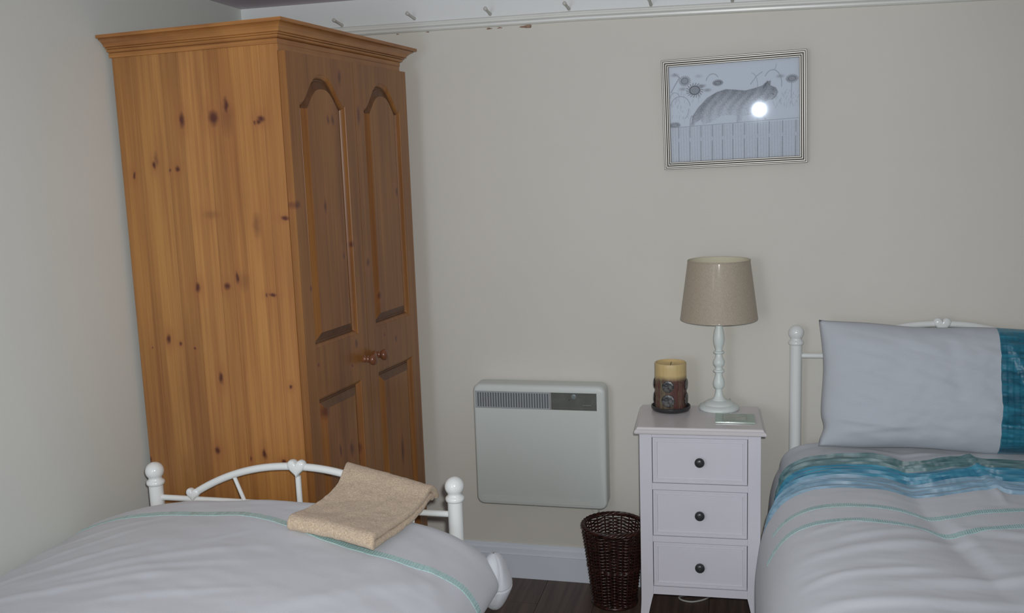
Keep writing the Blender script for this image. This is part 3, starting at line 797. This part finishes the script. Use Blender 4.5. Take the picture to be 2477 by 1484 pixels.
b.build('inlay_border', rm, cs)

# ================================================================== WICKER BASKET
bk = thing('wicker_basket', 'dark brown wicker waste basket on the floor left of the nightstand', 'basket', (-.4185, -.138, .0))
wk = NT('varnished_dark_wicker'); c = wk.coord(); wk.set(wk.mix(wk.ramp(wk.noise(c, 70, 3), .35, .65), (.014, .006, .005), (.060, .020, .014)), .28, .6)
def brad(z): return float(np.interp(z, [0, .02, .10, .20, .25, .275], [.071, .073, .082, .094, .101, .106]))
NS = 22; stk = MB().tube([(brad(z), 0, z) for z in np.linspace(.006, .275, 8)], .0026, 6)
s_me = mesh('stake', stk.v, stk.f, wk.m, 60)
for k in range(NS): obj('stake', s_me, bk, None, (0, 0, 2*math.pi*k/NS))
wv = MB(); rows = 46
for i in range(rows):
    z = .010+i*(.258/rows); seg = NS*6; P = []
    thick = .0025
    # banded weave: bundles change phase every few rows, with two plain twined bands
    ph = (i % 2)*math.pi
    amp = .0042
    for k in range(seg):
        a = 2*math.pi*k/seg; rr = brad(z)+amp*math.cos(NS/2*a*1.0+ph)
        P.append((rr*math.cos(a), rr*math.sin(a), z+.0006*math.sin(7*a+i)))
    wv.tube(P, thick, 5, closed=True)
for zc in (.012, .135, .140):
    for q in (0, 1):
        P = [((brad(zc)+.0045*math.cos(NS/2*a+q*math.pi))*math.cos(a), (brad(zc)+.0045*math.cos(NS/2*a+q*math.pi))*math.sin(a), zc+.0025*math.sin(NS/2*a+q*math.pi)) for a in np.linspace(0, 2*math.pi, NS*8, endpoint=False)]
        wv.tube(P, .003, 6, closed=True)
o = wv.build('weave', wk.m, bk, smooth=80); o['kind'] = 'stuff'
rm_ = MB()
for q in range(4):
    P = []
    for a in np.linspace(0, 2*math.pi, 120, endpoint=False):
        pp = 9*a+q*math.pi/2; P.append(((.1045+.0048*math.cos(pp))*math.cos(a), (.1045+.0048*math.cos(pp))*math.sin(a), .277+.0048*math.sin(pp)))
    rm_.tube(P, .0038, 6, closed=True)
rm_.build('rim', wk.m, bk, smooth=80)
MB().lathe([(0, .0), (.072, 0), (.073, .006), (.068, .010), (0, .010)], 32).build('base', wk.m, bk, smooth=40)
P = [((.076)*math.cos(a), .076*math.sin(a), .0055) for a in np.linspace(0, 2*math.pi, 60, endpoint=False)]
MB().tube(P, .0052, 8, closed=True).build('foot_ring', wk.m, bk, smooth=80)

# ================================================================== BED FRAMES
def heart_mesh(sz=.045, th=.011):
    N = 40; v = []; f = []
    def P(t_):
        xx = 16*math.sin(t_)**3; zz = 13*math.cos(t_)-5*math.cos(2*t_)-2*math.cos(3*t_)-math.cos(4*t_)
        return xx/32*sz*1.02, (zz+2)/30*sz
    rings = [(0, 1.0), (.5, .97), (.85, .86), (1.0, .6)]
    lay = [(-h_, s_) for h_, s_ in rings[::-1]]+[(h_, s_) for h_, s_ in rings[1:]]
    for h_, s_ in lay:
        for k in range(N):
            x_, z_ = P(2*math.pi*k/N); v.append((x_*s_, h_*th, z_*s_))
    for i in range(len(lay)-1):
        for k in range(N): f.append((i*N+k, (i+1)*N+k, (i+1)*N+(k+1) % N, i*N+(k+1) % N))
    v.append((0, -th*1.03, 0)); v.append((0, th*1.03, 0)); a_, b_ = len(v)-2, len(v)-1
    for k in range(N): f.append((k, (k+1) % N, a_)); f.append(((len(lay)-1)*N+(k+1) % N, (len(lay)-1)*N+k, b_))
    return mesh('heart', v, f, M['white_metal'], 60)
HEART = heart_mesh(.052, .013); HEART_S = heart_mesh(.040, .011)
def post_mesh(h):
    zt = h
    pr = [(0, 0), (.021, 0), (.021, .012), (.0195, .014), (.0195, zt-.066), (.0205, zt-.0655), (.0235, zt-.063), (.0250, zt-.058), (.0235, zt-.0525), (.0200, zt-.050), (.0185, zt-.0485)]
    R = .0252; zc = zt-R
    for k in range(0, 13):
        a = math.radians(-45+135*k/12); pr.append((max(0, R*math.cos(a)), zc+R*math.sin(a)))
    q = MB().lathe(pr, 32); return mesh('post', q.v, q.f, M['white_metal'], 50)
def end_board(par, x0, x1, y, top, spind=True):
    pm = post_mesh(top)
    for xx in (x0, x1): obj('post', pm, par, (xx, y, 0))
    cx_ = (x0+x1)/2; zb_ = top-.101; za_ = top+.011
    MB().tube([(x0+.015, y, zb_), (x1-.015, y, zb_)], .0082, 14).build('cross_rail', M['white_metal'], par, smooth=60)
    MB().tube([(x0+.015, y, .30), (x1-.015, y, .30)], .0082, 14).build('cross_rail', M['white_metal'], par, smooth=60)
    s = .318
    P = []
    for k in range(41):
        u = -1+2*k/40
        P.append((cx_+u*s, y, zb_+.016+(za_-zb_-.020)*(1-abs(u)**2.15)))
    MB().tube(P, .0102, 14).build('arch_rail', M['white_metal'], par, smooth=60)
    MB().tube([(cx_, y, za_-.03), (cx_, y, .30)], .0078, 12).build('spindle', M['white_metal'], par, smooth=60)
    for sg in (-1, 1):
        u = -.60*sg; xa = cx_+u*s; z1_ = zb_+.016+(za_-zb_-.020)*(1-abs(u)**2.15)
        MB().tube([(xa, y, z1_-.004), (cx_+u*s*.80, y, zb_-.03), (cx_-.09*sg, y, zb_-.14), (cx_-.055*sg, y, .30)], .0056, 10).build('spindle', M['white_metal'], par, smooth=60)
        MB().tube([(cx_+.318*sg, y, zb_), (cx_+.318*sg, y, .30)], .0056, 10).build('spindle', M['white_metal'], par, smooth=60)
    obj('heart', HEART, par, (cx_, y-.002, za_-.008))
    for sg in (-1, 1): obj('heart', HEART_S, par, (cx_+sg*s, y-.002, zb_+.014))
def bed(label, x0, x1, yh, yf, th_, tf_, name='bed_frame'):
    b = thing(name, label, 'bed', ((x0+x1)/2, (yh+yf)/2, 0)); b.location = (0, 0, 0)
    end_board(b, x0, x1, yh, th_); end_board(b, x0, x1, yf, tf_)
    ya, yb = min(yh, yf), max(yh, yf)
    for xx in (x0, x1):
        MB().box(xx-.012, xx+.012, ya+.02, yb-.02, .26, .30).build('side_rail', M['white_metal'], b)
    nS = 9
    for k in range(nS):
        yy = ya+.12+k*(yb-ya-.24)/(nS-1)
        MB().box(x0+.0125, x1-.0125, yy-.03, yy+.03, .285, .299).build('slat', M['white_metal'], b)
    return b
bed('white metal bed frame against the left wall, its heart-trimmed footboard before the wardrobe', -1.580, -.708, -2.93, -.98, .96, .724)
bed('white metal bed frame with ball-topped posts, its headboard against the back wall', .178, 1.050, -.055, -2.02, .962, .724)
def mattress(label, x0, x1, y0, y1, z0, z1):
    o = MB().box(x0, x1, y0, y1, z0, z1).build('mattress', M['mattress']); bevel(o, .03, 4); tag(o, label, 'mattress')
mattress('mattress under the white duvet of the left-hand bed', -1.56, -.735, -2.90, -1.035, .3005, .575)
mattress('mattress under the blue-banded duvet of the right-hand bed', .20, 1.03, -1.98, -.10, .3005, .52)

# ================================================================== DUVETS
def arcsample(P, n):
    P = np.array([list(p) for p in smooth_path([(a, 0, z) for a, z in P], 10)])[:, [0, 2]]
    d = np.r_[0, np.cumsum(np.hypot(*np.diff(P, axis=0).T))]
    s = np.linspace(0, d[-1], n)
    return np.c_[np.interp(s, d, P[:, 0]), np.interp(s, d, P[:, 1])], d[-1]
def bump1(x, c, wdt): return np.exp(-((x-c)/wdt)**2)
class Cloth:
    def __init__(s, P): # P: (nu, nv, 3)
        s.P = P
        du = np.gradient(P, axis=0); dv = np.gradient(P, axis=1)
        n = np.cross(du, dv); n /= np.linalg.norm(n, axis=2, keepdims=True)+1e-12
        s.N = n
    def at(s, iu, iv, off=0):
        """bilinear sample; iu, iv float index arrays of equal shape"""
        P, N = s.P, s.N
        i = np.clip(np.floor(iu).astype(int), 0, P.shape[0]-2); j = np.clip(np.floor(iv).astype(int), 0, P.shape[1]-2)
        a = (iu-i)[..., None]; b = (iv-j)[..., None]
        def S(A): return A[i, j]*(1-a)*(1-b)+A[i+1, j]*a*(1-b)+A[i, j+1]*(1-a)*b+A[i+1, j+1]*a*b
        n = S(N); n /= np.linalg.norm(n, axis=-1, keepdims=True)
        return S(P)+n*(off[..., None] if hasattr(off, 'shape') else off)
def nz(x, y, z=0, s=1, o=3):
    out = np.empty(x.shape); xf, yf = x.ravel(), y.ravel(); r = out.ravel()
    for k in range(len(xf)): r[k] = noise.fractal(Vector((xf[k]*s, yf[k]*s, z)), 1.0, 2.0, o)
    return r.reshape(x.shape)

# ---- left-hand bed
prof1 = [(-1.728, .43), (-1.727, .52), (-1.712, .572), (-1.655, .604), (-1.55, .638), (-1.38, .670), (-1.18, .682), (-.98, .672), (-.85, .654), (-.75, .636), (-.67, .610), (-.61, .572), (-.574, .522), (-.570, .488), (-.592, .466)]
nu, nv = 150, 230
pr, L1 = arcsample(prof1, nu)
vfoot = np.linspace(0, 1, 50)
# length coordinate: from the head end to the foot, then over the rounded foot edge
ys = np.r_[np.linspace(-2.86, -1.115, nv-50), np.zeros(50)]
P = np.zeros((nu, nv, 3))
crown_top = pr[:, 1].max()
for j in range(nv):
    if j < nv-50: q = 0; yy = ys[j]
    else:
        q = (j-(nv-51))/50; yy = -1.115+.095*math.sin(q*math.pi/2)
    drop = (1-math.cos(q*math.pi/2))
    z = pr[:, 1]-(pr[:, 1]-.47).clip(0)*drop*.80
    x = pr[:, 0]
    cxm = -1.15
    side = np.clip((x-cxm)/.59, -1, 1)
    # rounded corners in plan; left corner swings back towards the room
    yv = yy-.03*(side > 0)*np.abs(side)**6*q-.10*(side < 0)*np.abs(side)**4*q
    P[:, j, 0] = x-.015*np.sign(side)*np.abs(side)**4*q
    P[:, j, 1] = yv; P[:, j, 2] = z
X, Y = P[..., 0], P[..., 1]
topm = np.clip((P[..., 2]-.50)/.1, 0, 1)
# long soft creases running diagonally from the wall side
def crease(X, Y, x0, y0, x1, y1, wdt, amp, sharp=1.0):
    dx, dy = x1-x0, y1-y0; L = math.hypot(dx, dy)
    t_ = ((X-x0)*dx+(Y-y0)*dy)/L**2; d_ = ((X-x0)*dy-(Y-y0)*dx)/L
    fade = np.clip(t_/.25, 0, 1)*np.clip((1-t_)/.25, 0, 1)*(t_ > 0)*(t_ < 1)
    return amp*fade*(np.exp(-(d_/wdt)**2)-.45*np.exp(-((d_-wdt*1.9)/(wdt*1.3))**2))
dz = np.zeros_like(X)
for a in ((-1.70, -1.60, -1.28, -1.36, .012, .007), (-1.64, -1.45, -1.36, -1.25, .011, .006), (-1.55, -1.62, -1.00, -1.33, .014, .006), (-1.62, -1.72, -1.08, -1.50, .013, .007), (-1.45, -1.60, -1.0, -1.42, .010, .004),
          (-1.68, -1.33, -1.36, -1.20, .010, .005), (-1.22, -1.40, -1.10, -1.27, .007, .004), (-1.30, -1.70, -.92, -1.52, .012, .005), (-.95, -1.65, -.62, -1.30, .022, .005), (-.80, -1.75, -.60, -1.42, .02, .006),
          (-1.42, -1.13, -1.10, -1.11, .012, .004), (-1.25, -1.16, -1.02, -1.12, .008, .003), (-1.5, -1.9, -.9, -1.66, .016, .006), (-.72, -1.18, -.6, -1.45, .018, .005)):
    dz += crease(X, Y, *a)
dz = dz*.34+.006*nz(X, Y, 3, 3.5, 2)+.0022*nz(X*1.3+Y*.9, Y*2.2, 9, 6, 3)
P[..., 2] += dz*(.25+.75*topm)
P[..., 0] += .006*nz(Y, P[..., 2], 5, 7, 2)*(1-topm)*(X > -1)
cl1 = Cloth(P)
def ribbon(cl, path, width, name, parent, nseg, off=.0016, ruche=.0010, wd_dir='v', mat=None):
    """path: (iu, iv) float arrays along the strip; width in index units across iv"""
    iu = np.interp(np.linspace(0, 1, nseg), np.linspace(0, 1, len(path[0])), path[0]); iv = np.interp(np.linspace(0, 1, nseg), np.linspace(0, 1, len(path[1])), path[1])
    ks = np.array([-.5, -.42, -.15, .15, .42, .5]); hs = np.array([0, 1, 1, 1, 1, 0])
    IU = iu[:, None]+0*ks; IV = iv[:, None]+ks*width
    tick = ruche*np.where(np.arange(nseg) % 2, 1, -1)*(.5+.9*np.random.default_rng(5).random(nseg))
    O = off*hs[None, :]+tick[:, None]*hs[None, :]*.6-.0004
    Q = cl.at(IU, IV, O)
    return obj(name, mesh(name, Q.reshape(-1, 3), grid_faces(nseg, len(ks)), mat or M['ribbon'], 25), parent)
nu_i = nu-1
def find_iv(P, iu, ytarget):
    col = P[int(round(iu)), :, 1]; return float(np.interp(ytarget, col[:nv-48], np.arange(nv)[:nv-48]))
duv1 = thing('duvet', 'puffy white duvet with one mint ribbon line, on the left-hand bed', 'duvet')
vv = P.reshape(-1, 3)
mb = MB(); mb.add(vv, grid_faces(nu, nv))
o = obj('duvet_cover', mesh('duvet_cover', mb.v, mb.f, M['duvet'], 179), duv1)
sd = o.modifiers.new('solid', 'SOLIDIFY'); sd.thickness = .022; sd.offset = -1
# ribbon: drifts from y -1.13 at the wall to -1.26 near the open side
iup = np.linspace(6, nu_i-3, 60); xk = np.array([pr[int(round(i)), 0] for i in iup])
yt = np.interp(xk, [-1.75, -1.6, -1.45, -1.32, -1.19, -1.10, -.95, -.80, -.70, -.56], [-1.15, -1.165, -1.185, -1.195, -1.197, -1.215, -1.265, -1.295, -1.29, -1.26])
ivp = np.array([find_iv(P, i, y_) for i, y_ in zip(iup, yt)])
ribbon(cl1, (iup, ivp), .025/.0097, 'ribbon', duv1, 420, off=.0015, ruche=.0007)
# the duvet's loose corner hanging out past the foot end
nvf = 56; V = []
tabz = [.562, .558, .548, .532, .512, .492, .4815, .4785, .4755, .470, .458, .444, .430, .420, .415]
tabx = [.002, .012, .021, .029, .036, .041, .0425, .0385, .0425, .0420, .037, .030, .021, .012, .002]
taby = [.004, .018, .030, .038, .043, .046, .047, .044, .047, .046, .043, .037, .028, .016, .004]
zz_ = np.r_[np.linspace(.562, .486, 18), np.linspace(.483, .473, 9), np.linspace(.468, .415, 14)]
nuf = len(zz_)
for z_ in zz_:
    rx_ = np.interp(-z_, [-q for q in tabz], tabx); ry_ = np.interp(-z_, [-q for q in tabz], taby)
    for j in range(nvf):
        ph_ = 2*math.pi*j/nvf; c_, s_ = math.cos(ph_), math.sin(ph_)
        k_ = 1+.05*noise.noise(Vector((c_*1.2, s_*1.2, z_*22)))-.07*math.exp(-((ph_-5.2-(z_-.48)*6)/.10)**2)
        V.append((-.588+.10*(.49-z_)*0+math.copysign(abs(c_)**.85, c_)*rx_*k_, -1.062+math.copysign(abs(s_)**.85, s_)*ry_*k_, z_))
ffl = []
for i in range(nuf-1):
    for j in range(nvf): ffl.append((i*nvf+j, (i+1)*nvf+j, (i+1)*nvf+(j+1) % nvf, i*nvf+(j+1) % nvf))
obj('loose_corner', mesh('loose_corner', V, ffl, M['duvet'], 179), duv1)

# ---- right-hand bed
prof2 = [(.060, .24), (.054, .30), (.058, .37), (.066, .43), (.083, .485), (.118, .538), (.175, .573), (.26, .593), (.37, .600), (.48, .598), (.60, .600), (.74, .604), (.88, .600), (1.0, .584), (1.09, .545), (1.145, .47), (1.155, .36), (1.15, .26)]
nu2, nv2 = 210, 300
pr2, L2 = arcsample(prof2, nu2)
P2 = np.zeros((nu2, nv2, 3)); yh_, yf_ = -.085, -2.0
yy2 = np.linspace(yf_, yh_, nv2)
for j in range(nv2):
    y = yy2[j]; q = max(0, (y+.13)/.045)
    lowf = np.clip((.55-pr2[:, 1])/.3, 0, 1)*(pr2[:, 0] < .4)
    x = pr2[:, 0].copy()
    # beside the nightstand the drop hangs tight; clear of it the cloth spreads
    tight = 1/(1+math.exp(-(y+.44)/.035))
    x += np.where(pr2[:, 0] < .2, tight*.036*(1-np.clip((pr2[:, 1]-.50)/.08, 0, 1)), 0)
    x -= lowf*(1-tight)*.012
    P2[:, j, 0] = x; P2[:, j, 1] = y
    P2[:, j, 2] = pr2[:, 1]-.03*q*q*(pr2[:, 1] > .3)
X, Y = P2[..., 0], P2[..., 1]
top2 = np.clip((P2[..., 2]-.48)/.08, 0, 1)
dz = np.zeros_like(X)
xv = .50+.035*np.sin((Y+.2)*4)-.03*(Y+.75)      # valley line running down the bed
dz -= .020*np.exp(-(np.abs(X-xv)/.055)**1.4)*np.clip((-Y-.12)/.15, 0, 1)*np.clip((Y+1.3)/.4, 0, 1)
xr = .655-.03*(Y+.3)                             # standing fold on the satin band
dz += (.013*np.exp(-np.abs(X-xr)/.012)+.006*np.clip(1-np.abs(X-xr+.05)/.06, 0, 1))*np.clip((-Y-.22)/.04, 0, 1)*np.clip((Y+.66)/.08, 0, 1)
for a in ((.15, -1.0, .55, -.86, .018, .006), (.2, -.92, .5, -.8, .014, .004), (.45, -.78, .95, -.95, .018, .005), (.3, -1.15, .9, -1.0, .02, .007), (.12, -1.12, .45, -1.05, .016, .006), (.5, -.66, .56, -1.05, .018, .006),
          (.1, -1.25, .6, -1.2, .02, .006), (.6, -1.12, .95, -1.22, .02, .006), (.30, -.2, .62, -.22, .010, .004), (.62, -.98, .95, -.85, .014, .005), (.14, -.86, .34, -.78, .012, .003)):
    dz += .6*crease(X, Y, *a)
dz += .005*nz(X, Y, 13, 3.2, 2)+.002*nz(X*.8, Y*2.0, 19, 7, 3)
P2[..., 2] += dz*top2
cl2 = Cloth(P2)
duv2 = thing('duvet', 'white duvet with pleated blue satin band and two thin mint ribbons, on the right-hand bed', 'duvet')
o = obj('duvet_cover', mesh('duvet_cover', P2.reshape(-1, 3), grid_faces(nu2, nv2), M['duvet_far'], 179), duv2)
sd = o.modifiers.new('solid', 'SOLIDIFY'); sd.thickness = .02; sd.offset = -1
def yi(y): return (y-yf_)/(yh_-yf_)*(nv2-1)
# pleated satin strips
def smooth_noise(rng, n, knots):
    x = np.linspace(0, knots-1.001, n); i = x.astype(int); t_ = x-i; t_ = t_*t_*(3-2*t_); k = rng.normal(0, 1, knots+1)
    return k[i]*(1-t_)+k[i+1]*t_
def strip(y_near, y_far, mat, name, pleats, iu0=27, iu1=nu2-1, seed=1, drift=None):
    ncol = 260; npl = pleats*6
    iu = np.linspace(iu0, iu1, ncol)
    ks = np.linspace(0, 1, npl+1)
    saw = (ks*pleats) % 1; saw[-1] = 1
    H = np.where(saw < .17, .0008+.0075*(saw/.17), .0083-.0075*((saw-.17)/.83)**.9)
    H[0] = -.0008; H[-1] = -.0008
    rng = np.random.default_rng(seed)
    wob = np.interp(np.arange(ncol), np.arange(ncol), smooth_noise(rng, ncol, 16)*.0022)
    xs_ = np.array([pr2[int(round(i)), 0] for i in iu])
    dr = np.interp(xs_, [0, .2, .45, .52, .62, .66, .70, 1.2], [0, 0, -.012, -.022, -.008, 0, -.012, -.010])
    IU = iu[:, None]+0*ks; yy = y_near+(y_far-y_near)*ks[None, :]+(wob*.6+dr)[:, None]
    yy = yy+.0016*np.sin(iu[:, None]*.55+ks[None, :]*9+seed)
    mod = 1+.45*np.stack([smooth_noise(rng, ncol, 11) for _ in range(pleats+1)], 1)[:, np.minimum((ks*pleats).astype(int), pleats)]
    Hm = H[None, :]*np.clip(mod, .3, 2)*np.clip(np.arange(ncol)[:, None]/14, .12, 1)
    Q = cl2.at(IU, yi(yy), Hm)
    obj(name, mesh(name, Q.reshape(-1, 3), grid_faces(ncol, npl+1), mat, 44), duv2)
strip(-.352, -.262, M['satin_green'], 'satin_strip', 4, seed=2)
strip(-.456, -.351, M['satin_blue'], 'satin_strip', 4, seed=3)
strip(-.556, -.455, M['satin_pale'], 'satin_strip', 4, seed=4)
for k_, (yc) in enumerate((-.695, -.80)):
    iup = np.linspace(34-5*k_, nu2-1, 80); xs_ = np.array([pr2[int(round(i)), 0] for i in iup])
    yl = yc+np.interp(xs_, [0, .1, .2, .45, .52, .58, .75, 1.2], [.01, .0, .01, -.010, -.035, -.012, .022, .03])
    ribbon(cl2, (iup, yi(yl)), .025/((yh_-yf_)/(nv2-1)), 'ribbon', duv2, 520, off=.0015, ruche=.0010)
for o in duv2.children:
    if o.name.startswith('satin_strip'):
        n_ = o.data.materials[0].name; o['label'] = {'g': 'grey-green pleated satin strip', 't': 'turquoise pleated satin strip', 'p': 'pale blue pleated satin strip'}[n_[0]]

# ================================================================== PILLOW
pw = thing('pillow', 'white pillow with teal satin panel leaning against the headboard', 'pillow', (.626, -.165, .7885))
pw.rotation_euler = (math.radians(-17), math.radians(1.7), math.radians(1))
WP, HP, TP = .77, .392, .155
def psurf(u, v, side, off=0):
    e = (1-np.abs(u)**3.2)*(1-np.abs(v)**3.2); e = np.clip(e, 0, 1)**.52
    x = u*WP/2*(1-.030*(1-v**2)); z = v*HP/2*(1-.045*(1-u**2))
    corner = (np.abs(u)*np.abs(v))**10
    x = x+np.sign(u)*.001*corner+np.where(u < 0, .5-.5*u-.5, 0)*(.020*bump1(v, -.70, .14)+.004*np.sin(v*5)); z = z+np.sign(v)*.004*corner+.003*np.sin(u*7)*np.sign(v)*np.abs(v)**6
    y = -side*(TP/2*e)
    return x, y, z, e
def pillow_side(side, n1=90, n2=60, u0=-1, u1=1, off=0):
    u, v = np.meshgrid(np.linspace(u0, u1, n1), np.linspace(-1, 1, n2), indexing='ij')
    x, y, z, e = psurf(u, v, side)
    w_ = .010*nz(u*1.3, v*1.0, 4+side, 2.2, 3)+.004*nz(u*2+v*3, v*2, 8, 2.5, 2)
    for (a, b_, c_, d_, s_, am) in ((.35, .9, .62, -.3, .03, .006), (.15, -.2, .6, -.75, .05, .006), (-.95, -.55, -.3, -.7, .05, .007), (-.9, -.8, -.2, -.62, .03, .004), (.5, .3, .66, -.6, .025, .005)):
        w_ = w_+crease(u, v, a, b_, c_, d_, s_, am)
    y = y-side*(w_*e+off)
    return np.stack([x, y, z], -1)
A = pillow_side(1); B = pillow_side(-1)
n1, n2 = 90, 60
mb = MB(); mb.add(A.reshape(-1, 3), grid_faces(n1, n2)); mb.add(B.reshape(-1, 3), grid_faces(n1, n2, True))
import bmesh
me = mesh('pillowcase', mb.v, mb.f, M['pillow'])
bm = bmesh.new(); bm.from_mesh(me); bmesh.ops.remove_doubles(bm, verts=bm.verts, dist=.0004); bm.to_mesh(me); bm.free()
me.polygons.foreach_set('use_smooth', [True]*len(me.polygons))
obj('pillowcase', me, pw)
# satin panel with crosswise tucks
u0, u1 = .318, .66
ncu, ncv = 60, 110
u, v = np.meshgrid(np.linspace(u0, u1, ncu), np.linspace(-.992, .992, ncv), indexing='ij')
x, y, z, e = psurf(u, v, 1)
w_ = .006*nz(u*1.3, v*1.0, 5, 2.2, 3)+.0025*nz(u*2+v*3, v*2, 8, 2.5, 2)
for (a, b_, c_, d_, s_, am) in ((.35, .9, .62, -.3, .03, .006), (.15, -.2, .6, -.75, .05, .006), (.5, .3, .66, -.6, .025, .005)): w_ = w_+crease(u, v, a, b_, c_, d_, s_, am)
tuck = ((v+1)*4.6) % 1; hgt = .0022+.0030*np.where(tuck < .85, tuck/.85, (1-tuck)/.15)
cross = ((u-u0)*22) % 1; hgt = hgt+.0012*np.where(cross < .85, cross/.85, (1-cross)/.15)+.0012*nz(u*9, v*14, 2, 1.5, 2)
hgt[0, :] = hgt[-1, :] = -.001; hgt[:, 0] = hgt[:, -1] = .0005
y = y-(w_*e+hgt)
o = obj('satin_panel', mesh('satin_panel', np.stack([x, y, z], -1).reshape(-1, 3), grid_faces(ncu, ncv), M['satin_teal'], 40), pw); o['label'] = 'teal pleated satin panel'

# ================================================================== TOWEL
NLc, NRc = Vector((-1.030, -1.262, .703)), Vector((-.790, -1.322, .694))
FRc, FLc = Vector((-.752, -.975, .690)), Vector((-1.015, -.935, .733))
def tow_surf(s, t_):
    """s: left..right, t: near..far - upper surface of the folded towel"""
    a = NLc.lerp(NRc, s); b_ = FLc.lerp(FRc, s); p = a.lerp(b_, t_)
    # sags to the duvet, then climbs over the footboard arch
    sag = -.018*math.sin(math.pi*min(1, t_*1.25))*(1-.5*s)
    p.z += sag+.012*math.exp(-((t_-.86)/.12)**2)-.03*max(0, (t_-.86)/.14)**2
    p.x += .022*math.sin(math.pi*t_)*(1-s)-.004*math.sin(2*math.pi*t_)
    p.y += .010*math.sin(math.pi*s)*(1-t_)
    return p
nS_, nT = 44, 46
def tow_sheet(layers, extra=0):
    V = []; rows = []
    R_ = .0105
    tl = [('u', t_) for t_ in np.linspace(1, .03, nT)]+[('f', a) for a in np.linspace(0, math.pi, 9)[1:-1]]+[('l', t_) for t_ in np.linspace(.03, .93, nT)]
    for kind, q in tl:
        row = []
        for i in range(nS_):
            s = i/(nS_-1)
            if kind == 'u': p = tow_surf(s, q)
            elif kind == 'l': p = tow_surf(s*.985+.004, q)-Vector((0, 0, 2*R_))
            else:
                p = tow_surf(s, .03); p = p+Vector((.0, -R_*math.sin(q)*1.3, -R_*(1-math.cos(q))))
            nn_ = noise.fractal(p*28, 1, 2, 3)
            row.append(p+Vector((0, 0, .0022*nn_+.0016*noise.noise(p*120))))
        rows.append(row)
    return rows
rows = tow_sheet(2)
V = [p for r_ in rows for p in r_]; nr = len(rows)
o = obj('folded_towel', mesh('folded_towel', V, grid_faces(nr, nS_, False), M['towel'], 179))
sd = o.modifiers.new('solid', 'SOLIDIFY'); sd.thickness = .0175; sd.offset = 0
sb = o.modifiers.new('subd', 'SUBSURF'); sb.levels = 1; sb.render_levels = 1
tag(o, 'folded beige terry towel lying on the left-hand duvet and over the white footboard', 'towel')
